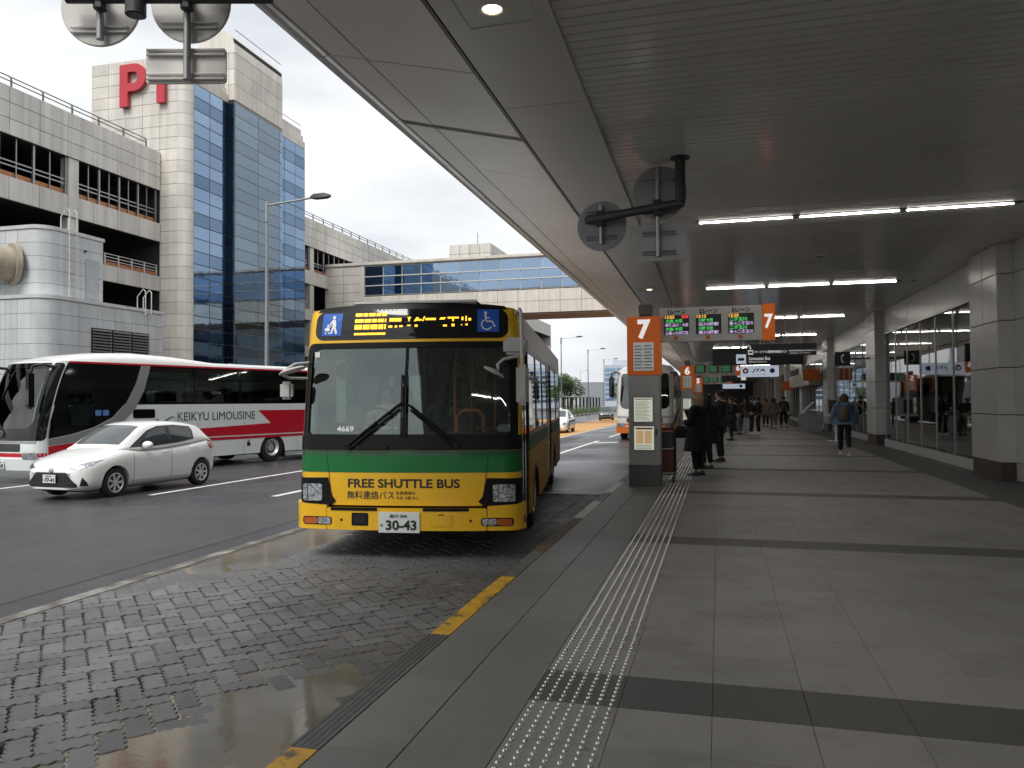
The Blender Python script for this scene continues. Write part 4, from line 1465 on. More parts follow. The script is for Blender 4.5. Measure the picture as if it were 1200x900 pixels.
# pair of discs with a plate hanging under the ceiling
t = root('traffic_sign_arm', (-.43, 9.78, 4.0), label='grey traffic sign backs on an angled arm hung from the slatted ceiling', cat='traffic sign')
MB().tube([(-.43, 9.78, 4.66), (-.43, 9.78, 4.05)], .065, 12).build('drop_pipe', pipe_d, t, world=True, smooth=True)
MB().cyl((-.43, 9.78, 4.60), (-.43, 9.78, 4.585), .12, n=16).build('ceiling_flange', pipe_d, t, world=True)
MB().tube([(-.40, 9.76, 4.03), (-1.70, 10.36, 4.03)], .055, 12).build('arm', pipe_d, t, world=True, smooth=True)
dx, ny = disc((-1.50, 10.40, 3.95), .335, t, sign_back)
dx, ny = disc((-.70, 10.02, 4.24), .345, t, sign_back)
MB().prism(rrect(-1.06, -.36, 3.37, 3.84, .03), 'y', 10.02, 10.035).build('plate', mat('sign_back_light', (.40, .405, .405), rough=.45, metal=.3), t, world=True)
for (x, y, z0, z1) in ((-1.50, 10.36, 3.70, 4.22), (-.72, 9.985, 3.42, 4.56)):
    MB().tube([(x, y, z0), (x, y, z1)], .03, 10).build('sign_pipe', grey_metal, t, world=True, smooth=True)
for (x, y, z) in ((-1.50, 10.30, 4.03), (-.72, 9.93, 4.03)):
    MB().bx(x - .055, x + .055, y - .05, y + .09, z - .1, z + .1).build('clamp', pipe_d, t, world=True, bevel=.01)
for (x, y, z) in ((-1.50, 10.388, 4.13), (-1.50, 10.388, 3.79), (-.70, 10.008, 4.40), (-.70, 10.008, 4.06), (-.71, 10.008, 3.72), (-.71, 10.008, 3.47)):
    bracket((x, y, z), t, Vector((1, 0, 0)), Vector((0, 1, 0)), .42, sign_back)
# second group over the road by the canopy edge, with a small traffic camera
rv = Vector((math.cos(R(14.9)), math.sin(R(14.9)), 0))
fv = Vector((-math.sin(R(14.9)), math.cos(R(14.9)), 0))
def cp(u, v, d):
    """point at camera depth d in direction of photo pixel (u, v)"""
    f = 910
    hz = 469.5 - .006 * (u - 600)
    return rv * ((u - 600) / f * d) + fv * d + Vector((0, 0, 1.6 + (hz - v) / f * d))
t = root('traffic_sign_arm', (-3.4, 5.1, 4.6), label='pale aluminium traffic sign backs and small camera at the canopy edge', cat='traffic sign')
D = 5.82
bl, brr = cp(75, -9, D), cp(318, -9, D)
MB().tube([bl, brr], .05, 12).build('arm', pipe_d, t, world=True, smooth=True)
MB().tube([brr - rv * .04, brr - rv * .04 + Vector((0, 0, .45))], .06, 12).build('drop_pipe', pipe_d, t, world=True, smooth=True)
for (u, v) in ((115, 3), (222, -1)):
    disc(cp(u, v, D + .13), .307, t, sign_back2, 14.9)
pl = MB()
c = cp(217, 74, D + .13)
pts = rrect(-.31, .31, -.135, .135, .025)
pl.add([c + rv * a + Vector((0, 0, b_)) for a, b_ in pts] + [c + rv * a + Vector((0, 0, b_)) + fv * .015 for a, b_ in pts],
       [tuple(range(len(pts)))[::-1], tuple(range(len(pts), 2 * len(pts)))] + [(i, (i + 1) % len(pts), len(pts) + (i + 1) % len(pts), len(pts) + i) for i in range(len(pts))])
pl.build('plate', sign_back2, t, world=True)
for (u, v0, v1) in ((115, -30, 42), (218, -40, 90)):
    MB().tube([cp(u, v0, D + .07), cp(u, v1, D + .07)], .028, 10).build('sign_pipe', grey_metal, t, world=True, smooth=True)
    MB().cyl(cp(u, -14, D + .02), cp(u, 6, D + .02), .05, n=8).build('clamp', dark_metal, t, world=True)
for (u, v, w_) in ((115, 31, .44), (221, 26, .42), (217, 58, .60), (217, 87, .60)):
    bracket(cp(u, v, D + .125), t, rv, fv, w_, sign_back2)
cb = cp(157, -12, D - .02)
MB().cyl(cb, cb + Vector((0, 0, -.16)), .075, n=18).build('camera_body', dark_metal, t, world=True, smooth=True)
MB().cyl(cb + Vector((0, 0, -.16)), cb + Vector((0, 0, -.166)), .06, n=18).build('camera_lens', black_pl, t, world=True)

# ================================================================ things on the walkway
t = root('luggage_trolley', (-1.2, 15.3, 0), label='dark trolley with brown box beside the number seven post', cat='trolley')
fr_ = MB()
for x in (.02, .36):
    for y in (.02, .5):
        fr_.tube([(x, y, .12), (x, y, 1.02)], .014, 6)
for z in (.16, 1.02):
    fr_.tube([(.02, .02, z), (.36, .02, z), (.36, .5, z), (.02, .5, z), (.02, .02, z)], .014, 6)
fr_.tube([(.30, .05, 1.02), (.40, .02, 1.28), (.46, 0, 1.42)], .016, 6)
fr_.build('frame', black_pl, t)
MB().bx(.03, .35, .03, .49, .2, .62).build('lower_box', mat('trolley_brown', (.16, .04, .025), rough=.5), t, bevel=.02)
MB().bx(.03, .35, .03, .49, .66, .98).build('upper_bag', black_pl, t, bevel=.03)
for x in (.05, .33):
    for y in (.06, .46):
        MB().cyl((x - .015, y, .055), (x + .015, y, .055), .055, n=12).build('wheel', black_pl, t)
        MB().bx(x - .01, x + .01, y - .01, y + .01, .05, .16).build('caster', grey_metal, t)
def suitcase(x, y, h, col, lab, rz=0):
    t = root('suitcase', (x, y, 0), rz, label=lab, cat='suitcase')
    m = mat('case_%02d' % int(h * 100 + col[0] * 1000), col, rough=.4, var=.08)
    MB().bx(-.21, .21, -.13, .13, .06, h).build('shell', m, t, bevel=.04)
    for k in range(4):
        MB().bx(-.16 + .09 * k, -.12 + .09 * k, -.138, .138, .12, h - .07).build('rib', m, t, bevel=.01)
    MB().tube([(-.1, .1, h - .02), (-.1, .1, h + .25), (.1, .1, h + .25), (.1, .1, h - .02)], .012, 6).build('handle', grey_metal, t)
    for a in (-.16, .16):
        for c in (-.09, .09):
            MB().cyl((a - .015, c, .032), (a + .015, c, .032), .032, n=10).build('wheel', black_pl, t)
suitcase(1.28, 37.2, .74, (.42, .42, .40), 'pale grey suitcase standing beside the pair in white shoes')
suitcase(.72, 38.6, .62, (.05, .05, .06), 'small dark suitcase next to the pale one', 15)
t = root('information_stand', (4.25, 31.4, 0), label='white pedestal stand with a notice board before the second window bay', cat='stand')
MB().bx(-.28, .28, -.22, .22, 0, .025).build('foot', white_pl, t, bevel=.006)
MB().cyl((0, 0, .025), (0, 0, .95), .04, n=12).build('pole', white_pl, t)
MB().bx(-.38, .38, -.25, .25, .95, 1.0).build('table_top', white_pl, t, bevel=.01)
nb = MB().bx(-.30, .30, .1, .14, 1.0, 1.62).build('notice_board', mat('notice_grey', (.36, .36, .34), rough=.5), t, bevel=.01)
MB().bx(-.24, .05, .09, .099, 1.05, 1.55).build('notice', black_pl, nb)
t = root('ticket_counter', (4.3, 40.6, 0), label='grey counter with sloped top against the third column', cat='counter')
MB().bx(-.5, .55, -.35, .35, 0, .85).build('cabinet', mat('counter_grey', (.30, .30, .29), rough=.4), t, bevel=.015)
MB().prism([(-.42, .853), (-.36, .853), (.22, 1.42), (.16, 1.45)], 'y', -.3, .3).build('sloped_top', mat('counter_top', (.42, .42, .40), rough=.35), t)
# ================================================================ vehicles: shared parts
rubber = mat('tyre_rubber', (.018, .018, .019), rough=.75, var=.15, scale=20)
chrome = mat('chrome', (.75, .75, .75), rough=.12, metal=1, var=.03)
rim_m = mat('rim_alloy', (.72, .72, .72), rough=.38, metal=.5, var=.08)
lens_c = mat('lamp_lens_clear', (.42, .44, .46), rough=.12, metal=.8, var=.75, scale=28, bump=.8, bscale=45, coat=1)
lens_o = mat('lamp_lens_orange', (.42, .09, .01), rough=.15, var=.15, scale=30, coat=.8)
lens_r = mat('lamp_lens_red', (.40, .01, .012), rough=.15, var=.1, coat=.8)
plate_m = mat('number_plate', (.66, .69, .66), rough=.4, var=.03)
green_txt = mat('print_green', (.02, .10, .045), rough=.5, var=.02)
screen_glass = glass('windscreen_glass', tint=(.80, .86, .84), refl=(.92, 1, .98), base=.05, ior=1.5)
side_glass = glass('side_glass', tint=(.55, .60, .59), base=.06, ior=1.5)
cabin_m = mat('cabin_dark', (.035, .036, .038), rough=.7, var=.15)

def wheel(parent, x, y, r, wd, side, truck=False, spokes=7):
    """tyre > rim; axle along x, outer face towards side"""
    t = MB()
    n = 32
    def ring(rr, xx): return [(x + xx, y + rr * math.cos(2 * math.pi * i / n), r + rr * math.sin(2 * math.pi * i / n)) for i in range(n)]
    h = wd / 2
    s = side
    q = .60 if truck else .68
    t.rings([ring(r * q, -h * s), ring(r * .9, -h * s), ring(r, -h * .75 * s), ring(r, h * .75 * s), ring(r * .985, h * .88 * s), ring(r * .9, h * s), ring(r * q, h * .93 * s)], cap=False)
    ty = t.build('wheel', rubber, parent, smooth=True)
    rm = MB()
    if truck:
        rm.rings([ring(r * q, h * .95 * s), ring(r * q * .94, h * .98 * s), ring(r * q * .88, h * .72 * s), ring(r * .36, h * .10 * s), ring(r * .30, h * .35 * s), ring(r * .16, h * .42 * s), ring(r * .02, h * .44 * s)], cap=False)
        for k in range(8):
            a = 2 * math.pi * k / 8
            rm.cyl((x + h * .3 * s, y + r * .26 * math.cos(a), r + r * .26 * math.sin(a)), (x + h * .46 * s, y + r * .26 * math.cos(a), r + r * .26 * math.sin(a)), r * .028, n=6)
        rm.build('rim', rim_m, ty, smooth=True)
    else:
        bk = MB()
        bk.rings([ring(r * q, h * .8 * s), ring(r * q * .9, h * .45 * s), ring(r * .2, h * .40 * s), ring(r * .02, h * .40 * s)], cap=False)
        bk.build('rim_back', dark_metal, ty)
        rm.rings([ring(r * q, h * .94 * s), ring(r * q * .93, h * 1.0 * s), ring(r * q * .88, h * .85 * s)], cap=False)
        rm.rings([ring(r * .19, h * .6 * s), ring(r * .17, h * .95 * s), ring(r * .08, h * 1.0 * s), ring(r * .01, h * 1.0 * s)], cap=False)
        for k in range(spokes):
            a = 2 * math.pi * k / spokes
            d0 = Vector((0, math.cos(a), math.sin(a)))
            d1 = Vector((0, -math.sin(a), math.cos(a)))
            c = Vector((x, y, r))
            X = Vector((s, 0, 0))
            p = [c + d0 * r * .12 - d1 * r * .06, c + d0 * r * .12 + d1 * r * .06, c + d0 * r * q * .93 + d1 * r * .13, c + d0 * r * q * .93 - d1 * r * .07]
            rm.add([v + X * h * .9 for v in p[:2]] + [v + X * h * .93 for v in p[2:]] + [v + X * h * .55 for v in p],
                   [(0, 1, 2, 3), (7, 6, 5, 4), (0, 4, 5, 1), (1, 5, 6, 2), (2, 6, 7, 3), (3, 7, 4, 0)])
        rm.build('rim', rim_m, ty)
    return ty

def number_plate(parent, c, w_, h_, top, main, rz=0):
    p = MB().bx(-w_ / 2, w_ / 2, -.008, .008, -h_ / 2, h_ / 2)
    o = p.build('number_plate', plate_m, parent, bevel=.003, loc=c, rz=rz)
    text(top, (w_ * .42, h_ * .16), green_txt, o, (-.02 * w_, -.011, h_ * .32), bold=.01)
    text(main, (w_ * .74, h_ * .48), mat('plate_digits', (.008, .02, .012), rough=.5), o, (w_ * .05, -.011, -h_ * .12), bold=.025)
    text('か', (w_ * .07, h_ * .13), green_txt, o, (-w_ * .42, -.011, -h_ * .12))
    return o

# ================================================================ yellow and green shuttle bus
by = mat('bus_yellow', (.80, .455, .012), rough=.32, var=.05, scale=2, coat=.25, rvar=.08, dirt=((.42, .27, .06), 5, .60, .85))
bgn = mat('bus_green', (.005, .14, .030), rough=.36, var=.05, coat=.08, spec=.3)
bgn_d = mat('bus_green_dark', (.008, .05, .02), rough=.3, var=.04, coat=.5)
bblk = mat('bus_black_trim', (.008, .008, .009), rough=.32, var=.1, spec=.18)
bgls = mat('bus_black_glass', (.008, .009, .010), rough=.05, var=.05, coat=.1)
broof = mat('bus_roof_white', (.62, .63, .63), rough=.4, var=.05)
mirror_m = mat('mirror_housing', (.46, .46, .44), rough=.4, var=.06)
led_y = emis('bus_led_amber', (1.0, .52, .03), 1.1)
icon_b = mat('icon_blue', (.012, .10, .46), rough=.35, var=.03)
by_s = mat('bus_yellow_shaded', (.40, .21, .015), rough=.5, var=.08, scale=2, spec=.25)  # bus yellow darkened, the shade of the sides put into the colour
bgn_s = mat('bus_green_shaded', (.006, .09, .028), rough=.5, var=.05, spec=.25)  # bus green darkened likewise for the shaded sides
bus = root('shuttle_bus', (-3.345, 8.0, -.15), 9, label='yellow and green free shuttle bus pulling in at the kerb', cat='bus')
BW, BR = 1.245, .17
S0 = BW - BR
BL = 10.45
rake = spl([(.3, .0), (.7, .0), (.95, .0), (1.25, .02), (1.8, .08), (2.4, .155), (2.66, .20), (2.87, .27)])
def FR(u, z, o):
    s = 1 if u >= 0 else -1
    a = abs(u)
    if a <= S0:
        x, y, al = a, .08 * (a / S0) ** 2.2, .08 * a / S0
    else:
        al = min((a - S0) / BR, math.pi / 2)
        x, y = S0 + BR * math.sin(al), .08 + BR * (1 - math.cos(al))
    tum = .035 * max(0, (z - 1.2) / 1.65) ** 1.5
    return (s * (x - tum + o * math.sin(al)), y + rake(z) - o * math.cos(al), z)
UE = S0 + BR * math.pi / 2
YE = .08 + BR
def front(name, outline, m, off, th=.006, holes=(), parent=None, smooth=True, su=.05, sv=.12):
    return patch(outline, FR, off, th, holes, su, sv).build(name, m, parent or bus, smooth=smooth)
ws_hole = rrect(-1.17, 1.17, 1.365, 2.375, [.05, .05, .10, .10])
top_ol = [(-UE, .60)] + [(UE, .60)] + [(UE, 2.74), (1.2, 2.80), (.9, 2.845), (.45, 2.868), (0, 2.875), (-.45, 2.868), (-.9, 2.845), (-1.2, 2.80), (-UE, 2.74)]
front('front_shell', top_ol, by, 0, .02, [ws_hole])
front('green_band', [(-UE, .965), (UE, .965), (UE, 1.205), (-UE, 1.205)], bgn, .021, .003)
for k in range(3):
    front('green_band_line', [(-UE, 1.150 + .018 * k), (UE, 1.150 + .018 * k), (UE, 1.158 + .019 * k), (-UE, 1.158 + .019 * k)], bgn_d, .0245, .001)
front('cowl', [(-UE + .05, 1.21), (UE - .05, 1.21), (UE - .05, 1.372), (-UE + .05, 1.372)], bblk, .021, .012)
front('screen_surround', rrect(-1.235, 1.235, 1.30, 2.42, .1), bblk, .0205, .004, [rrect(-1.15, 1.15, 1.385, 2.355, [.05, .05, .09, .09])])
front('windscreen', rrect(-1.165, -.045, 1.37, 2.37, [.05, .01, .01, .10]), screen_glass, .004, .006, su=.06, sv=.06)
front('windscreen', rrect(-.015, 1.165, 1.37, 2.37, [.01, .05, .10, .01]), screen_glass, .004, .006, su=.06, sv=.06)
front('screen_divider', [(-.046, 1.36), (-.014, 1.36), (-.014, 2.38), (-.046, 2.38)], bblk, .002, .02)
disp = front('destination_display', rrect(-1.135, 1.135, 2.455, 2.80, [.10, .10, .12, .12]), bgls, .0205, .006)
front('display_top_trim', [(-1.13, 2.785), (1.13, 2.785), (1.10, 2.825), (.9, 2.846), (.45, 2.869), (0, 2.876), (-.45, 2.869), (-.9, 2.846), (-1.10, 2.825)], bblk, .0205, .006)
# amber lettering: rows of lit strokes as the camera caught them
def led(x0, x1, z0, z1, sh=0.0):
    return patch([(x0, z0), (x1, z0), (x1 + sh, z1), (x0 + sh, z1)], FR, .0275, .002, (), .1, .2)
ledb = MB()
def addled(*a):
    q = led(*a)
    ledb.add(q.v, q.f)
for (z0, z1) in ((2.722, 2.760), (2.650, 2.690), (2.570, 2.625), (2.505, 2.530)):
    x = -.665
    while x < -.30:
        wv = random.uniform(.05, .11) if z1 - z0 > .03 else .37
        addled(x, min(x + wv, -.295), z0, z1)
        x += wv + .012
for a in ((-.26, -.12, 2.655, 2.695), (-.265, -.22, 2.585, 2.61), (-.19, -.165, 2.585, 2.61), (-.14, -.10, 2.59, 2.61),
          (-.02, .03, 2.655, 2.705, .03), (-.05, .06, 2.60, 2.615), (.11, .15, 2.655, 2.70, .03), (.16, .23, 2.66, 2.68), (.24, .26, 2.655, 2.71, .02), (.125, .17, 2.59, 2.615),
          (.29, .45, 2.665, 2.69), (.50, .58, 2.67, 2.695, .02), (.56, .62, 2.59, 2.61), (.63, .80, 2.68, 2.70), (.69, .735, 2.59, 2.62), (.70, .725, 2.65, 2.68),
          (.84, .87, 2.66, 2.70), (.90, .92, 2.65, 2.71), (.945, .985, 2.655, 2.685), (.835, .85, 2.60, 2.615), (.90, .935, 2.60, 2.62)):
    a = list(a)
    sc = .74
    a[0] = (a[0] - 0) * sc if a[0] > 0 else a[0]
    a[1] = (a[1] - 0) * sc if a[1] > 0 else a[1]
    addled(*a)
ledb.build('lit_lettering', led_y, disp, kind='stuff')
def icon(x0, x1, z0, z1):
    return front('icon_panel', [(x0, z0), (x1, z0), (x1, z1), (x0, z1)], icon_b, .0275, .004, smooth=False)
ic1, ic2 = icon(-1.06, -.82, 2.505, 2.765), icon(.80, 1.04, 2.525, 2.785)
def figs(parent, polys, x, z, s):
    b = MB()
    for pl in polys:
        q = patch([(x + a * s, z + c * s) for a, c in pl], FR, .032, .002, (), 9, 9)
        b.add(q.v, q.f)
    b.build('pictogram', white_txt, parent)
def blob(cx, cz, r, n=12): return [(cx + r * math.cos(2 * math.pi * i / n), cz + r * math.sin(2 * math.pi * i / n)) for i in range(n)]
figs(ic1, [blob(.57, .87, .075), [(.52, .77), (.64, .77), (.70, .52), (.68, .42), (.78, .10), (.68, .08), (.60, .35), (.50, .08), (.42, .10), (.52, .45), (.50, .62), (.40, .50), (.36, .55)],
           blob(.30, .48, .06), [(.22, .40), (.36, .40), (.40, .24), (.18, .22), (.12, .32)], blob(.20, .13, .04), blob(.36, .13, .04), [(.36, .40), (.46, .53), (.48, .50), (.39, .38)]], -1.06, 2.505, .245)
wc = [[(.42 + .26 * math.cos(R(a)), .34 + .26 * math.sin(R(a))) for a in range(120, 345, 15)] + [(.42 + .205 * math.cos(R(a)), .34 + .205 * math.sin(R(a))) for a in range(330, 115, -15)],
      blob(.36, .88, .07), [(.32, .80), (.40, .80), (.42, .45), (.64, .45), (.74, .22), (.84, .26), (.81, .31), (.77, .29), (.68, .51), (.36, .51)], [(.40, .66), (.56, .66), (.56, .61), (.40, .61)]]
figs(ic2, wc, .80, 2.525, .25)
# lower front: headlamp housings, seams, lettering
for s in (-1, 1):
    ol = [(s * 1.31, .645), (s * 1.22, .605), (s * .86, .60), (s * .80, .645), (s * .845, .70), (s * .895, .905), (s * 1.31, .895)]
    hd = front('headlamp_housing', ol if s > 0 else ol[::-1], bblk, .021, .012)
    xa, xb = sorted((s * .96, s * 1.185))
    hl = front('headlight', rrect(xa, xb, .645, .835, .025), lens_c, .0335, .012, parent=hd)
    for k in range(1):
        front('reflector_rib', [(xa + .055 * (k + 1), .65), (xa + .055 * (k + 1) + .006, .65), (xa + .055 * (k + 1) + .006, .83), (xa + .055 * (k + 1), .83)], dark_metal, .046, .001, parent=hl)
    front('panel_seam', [(s * .915, 1.205), (s * .921, 1.205), (s * .846, .60), (s * .84, .60)] if s > 0 else [(s * .84, .60), (s * .846, .60), (s * .921, 1.205), (s * .915, 1.205)], bblk, .0205, .0045)
def ftext(s, box, x, z, m=black_txt, bold=0.0, off=.0215):
    me = text_mesh(s, box, .001, bold)
    me.materials.clear()
    me.materials.append(m)
    for v in me.vertices:
        v.co = FR(v.co.x + x, v.co.z + z, off - v.co.y)
    return inst('lettering', me, bus)
ftext('FREE SHUTTLE BUS', (1.26, .10), -.03, .845, bold=.028)
ftext('無料連絡バス', (.54, .092), -.40, .715, bold=.01)
ftext('免费摆渡车', (.22, .036), -.0, .740)
ftext('무료 셔틀 버스', (.25, .036), .02, .685)
ftext('4669', (.20, .062), -.71, 1.445, white_txt, bold=.02, off=.0115)
st = MB().bx(-.03, .03, 0, .003, -.03, .03).build('sticker', white_pl, bus, loc=(-1.08, FR(-1.08, 2.3, .02)[1], 2.29))
# bumper
def bump(name, outline, m, off, th, **k): return front(name, outline, m, off, th, **k)
bump('bumper', [(-UE, .335), (-.9, .335), (-.9, .60), (-1.2, .615), (-UE, .63)], by, .0, .065)
bump('bumper', [(.9, .335), (UE, .335), (UE, .63), (1.2, .615), (.9, .60)], by, .0, .065)
bump('bumper', rrect(-.893, .893, .335, .575, .02), by, .0, .068)
front('bumper_vent', rrect(-.845, -.31, .548, .582, .008), bblk, .0685, .006)
front('bumper_vent', rrect(.20, .70, .548, .582, .008), bblk, .0685, .006)
front('tow_opening', rrect(-.60, -.41, .385, .525, .012), bblk, .0685, .004)
front('tow_opening_inner', rrect(-.575, -.435, .405, .505, .008), black_m, .073, .003)
tl = front('tow_cover', rrect(.28, .52, .39, .525, .025), by, .0685, .006)
front('tow_cover_seam', rrect(.37, .43, .505, .515, .003), bblk, .075, .002, parent=tl)
for s in (-1, 1):
    xa, xb = sorted((s * .83, s * 1.16))
    ih = front('fog_lamp', rrect(xa, xb, .385, .475, .03), bblk, .066, .003)
    xi, xo = (s * .845, s * 1.0) if s > 0 else (s * .845, s * 1.0)
    front('fog_lens', rrect(min(xi, xo), max(xi, xo), .395, .465, .02), lens_c, .0695, .004, parent=ih)
    front('indicator', rrect(min(s * 1.005, s * 1.145), max(s * 1.005, s * 1.145), .395, .465, .02), lens_o, .0695, .004, parent=ih)
    front('bumper_bolt', rrect(s * .72 - .014, s * .72 + .014, .43, .458, .0135), bblk, .0685, .004)
    front('marker_lamp', rrect(min(s * 1.27, s * 1.325), max(s * 1.27, s * 1.325), .40, .49, .012), lens_o, .066, .003)
number_plate(bus, (-.06, FR(0, .4, .075)[1], .425), .46, .225, '品川 200', '30-43')
# wipers
wp = MB()
def wy(x, z): return FR(x, z, .05)[1]
for pts in (((-.68, 1.25), (-.10, 1.70)), ((-.62, 1.235), (-.07, 1.665)), ((.58, 1.27), (.04, 1.70)), ((.54, 1.25), (.05, 1.655))):
    wp.tube([(x, wy(x, z), z) for x, z in (pts[0], ((pts[0][0] + pts[1][0]) / 2, (pts[0][1] + pts[1][1]) / 2), pts[1])], .016, 6)
wp.tube([(-.10, wy(0, 1.70), 1.70), (-.06, wy(0, 1.74), 1.735), (-.02, wy(0, 1.74), 1.735), (.04, wy(0, 1.70), 1.70)], .011, 6)
for x in (-.055, -.005):
    wp.tube([(x, wy(x, 1.36), 1.36), (x, wy(x, 2.05), 2.05)], .010, 6)
for x, z in ((-.66, 1.245), (.56, 1.262)):
    wp.cyl((x, wy(x, z) + .06, z), (x, wy(x, z) - .02, z), .035, n=10)
wp.build('wiper', bblk, bus, smooth=True)
front('wiper_cowl_ledge', rrect(-.56, -.20, 1.225, 1.262, .012), bblk, .034, .03)
front('wiper_cowl_ledge', rrect(.12, .50, 1.225, 1.262, .012), bblk, .034, .03)
# mirrors
def mirror(pts, arm_r, name='mirror_arm'):
    return MB().tube(pts, arm_r, 8).build(name, mirror_m, bus, smooth=True)
mirror([(1.20, .32, 2.74), (1.26, .12, 2.76), (1.285, .02, 2.70), (1.30, -.06, 2.30), (1.31, -.06, 1.93)], .022)
MB().bx(1.235, 1.375, -.12, -.04, 1.70, 2.14).build('door_mirror', mirror_m, bus, bevel=.035, smooth=30)
MB().bx(1.265, 1.345, -.132, -.12, 1.76, 2.08).build('mirror_back_inset', mirror_m, bus, bevel=.005)
MB().bx(1.09, 1.365, -.06, .06, 2.25, 2.44).build('upper_mirror', mirror_m, bus, bevel=.035, smooth=30)
mirror([(1.27, -.02, 2.24), (1.10, -.08, 2.20), (1.04, -.12, 2.14), (1.05, -.13, 2.08)], .017)
b = MB()
b.rings([[(1.00 + q * math.cos(a) * .9 , -.13 + q * math.sin(a), 2.06 + dz - .45 * q * math.cos(a)) for a in [2 * math.pi * i / 16 for i in range(16)]] for q, dz in ((.03, .035), (.10, .02), (.125, 0), (.12, -.012))])
b.build('round_mirror', mirror_m, bus, smooth=True)
mirror([(-1.20, .26, 2.20), (-1.30, .08, 2.18), (-1.40, .0, 2.10), (-1.38, -.02, 2.04)], .018)
mirror([(-1.21, .24, 2.02), (-1.36, .06, 2.02), (-1.40, 0, 2.05)], .016)
b = MB()
b.rings([[(-1.27 + q * math.cos(a), -.08 + q * math.sin(a) * .8, 2.10 + dz + .28 * q * math.cos(a)) for a in [2 * math.pi * i / 16 for i in range(16)]] for q, dz in ((.03, .03), (.12, .02), (.15, 0), (.145, -.012))])
b.build('round_mirror', mirror_m, bus, smooth=True)
MB().bx(-1.43, -1.285, -.06, .04, 1.78, 1.98).build('door_mirror', mirror_m, bus, bevel=.03, smooth=30)
# sides: windows, doors, wheel arches
def SIDE(s):
    def f(y, z, o):
        tum = .035 * max(0, (z - 1.2) / 1.65) ** 1.5
        return (s * (BW - tum + o), y, z)
    return f
def arch(yc, r=.56, n=12): return [(yc + r * math.cos(R(180 - 180 * i / n)), .335 + r * .98 * math.sin(R(180 - 180 * i / n))) for i in range(n + 1)]
YF0 = YE + .0
for s in (-1, 1):
    f = SIDE(s)
    fe = [(YE + rake(z), z) for z in (2.74, 2.4, 1.25, .95, .335)]
    low = [(YE, .335)] + arch(2.42) + arch(7.65) + [(BL, .335), (BL, 1.12), (YE + .01, 1.12)]
    if s > 0:
        low = [(1.30, .335)] + arch(2.42) + [(5.35, .335), (5.35, 1.12), (1.30, 1.12)]
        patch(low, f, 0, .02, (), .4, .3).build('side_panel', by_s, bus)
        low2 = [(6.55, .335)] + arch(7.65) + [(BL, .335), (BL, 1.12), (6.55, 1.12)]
        patch(low2, f, 0, .02, (), .4, .3).build('side_panel', by_s, bus)
        spans = [(1.30, 5.35), (6.55, BL)]
    else:
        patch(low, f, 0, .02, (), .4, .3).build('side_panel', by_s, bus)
        spans = [(YE + .02, BL)]
    for a, c in spans:
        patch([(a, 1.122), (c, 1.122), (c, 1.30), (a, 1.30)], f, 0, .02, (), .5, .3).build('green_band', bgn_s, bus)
        nwin = max(1, int((c - a) / 1.3))
        br_ = frange(a, c, nwin)
        ol = [(a, 1.302), (c, 1.302), (c, 2.42), (a + (.12 if a < 1 else 0), 2.42)]
        holes = [rrect(br_[k] + (.14 if k == 0 and a < 1 else .05), br_[k + 1] - .05, 1.36, 2.36, .05, 3) for k in range(nwin)]
        patch(ol, f, 0, .018, holes, 1.2, .4).build('window_band', bblk, bus)
        for k in range(nwin):
            patch(holes[k], f, .003, .006, (), 1, .4).build('side_window', side_glass, bus)
            MB().bx(min(f(0, 2.0, .012)[0], f(0, 2.0, .02)[0]), max(f(0, 2.0, .012)[0], f(0, 2.0, .02)[0]), br_[k] + .1, br_[k + 1] - .05, 2.02, 2.05).build('window_bar', bblk, bus)
    patch([(YE + rake(2.42), 2.422), (BL, 2.422), (BL, 2.74), (YE + rake(2.74), 2.74)], f, 0, .02, (), .5, .15).build('cantrail', by if s < 0 else broof, bus)
    # doors on the kerb side
    if s > 0:
        for d0, d1 in ((.34, 1.29), (5.37, 6.53)):
            MBd = patch([(d0, .335), (d1, .335), (d1, 2.42), (d0 + (.14 if d0 < 1 else 0), 2.42)], f, -.015, .02, [rrect(d0 + .17, (d0 + d1) / 2 - .03, .5, 2.3, .04, 3), rrect((d0 + d1) / 2 + .03, d1 - .06, .5, 2.3, .04, 3)], .5, .4)
            dr = MBd.build('door', bblk, bus)
            for p, q in ((d0 + .17, (d0 + d1) / 2 - .03), ((d0 + d1) / 2 + .03, d1 - .06)):
                patch(rrect(p, q, .5, 2.3, .04, 3), f, -.008, .006, (), 1, .5).build('door_glass', side_glass, dr)
        patch([(YE, .335), (.335, .335), (.335 + .1, 2.42), (YE + .15, 2.42)], f, 0, .018, (), 1, .3).build('door_pillar', bblk, bus)
    for yc in (2.42, 7.65):
        wheel(bus, s * 1.10, yc, .48, .27, s, truck=True)
        MB().rings([[(s * (BW - .015), yc + .57 * math.cos(R(a)), .335 + .56 * math.sin(R(a))) for a in range(0, 181, 15)],
                    [(s * (BW + .03), yc + .57 * math.cos(R(a)), .335 + .56 * math.sin(R(a))) for a in range(0, 181, 15)],
                    [(s * (BW + .03), yc + .52 * math.cos(R(a)), .335 + .51 * math.sin(R(a))) for a in range(0, 181, 15)]], cap=False, closed=False).build('arch_trim', bblk, bus)
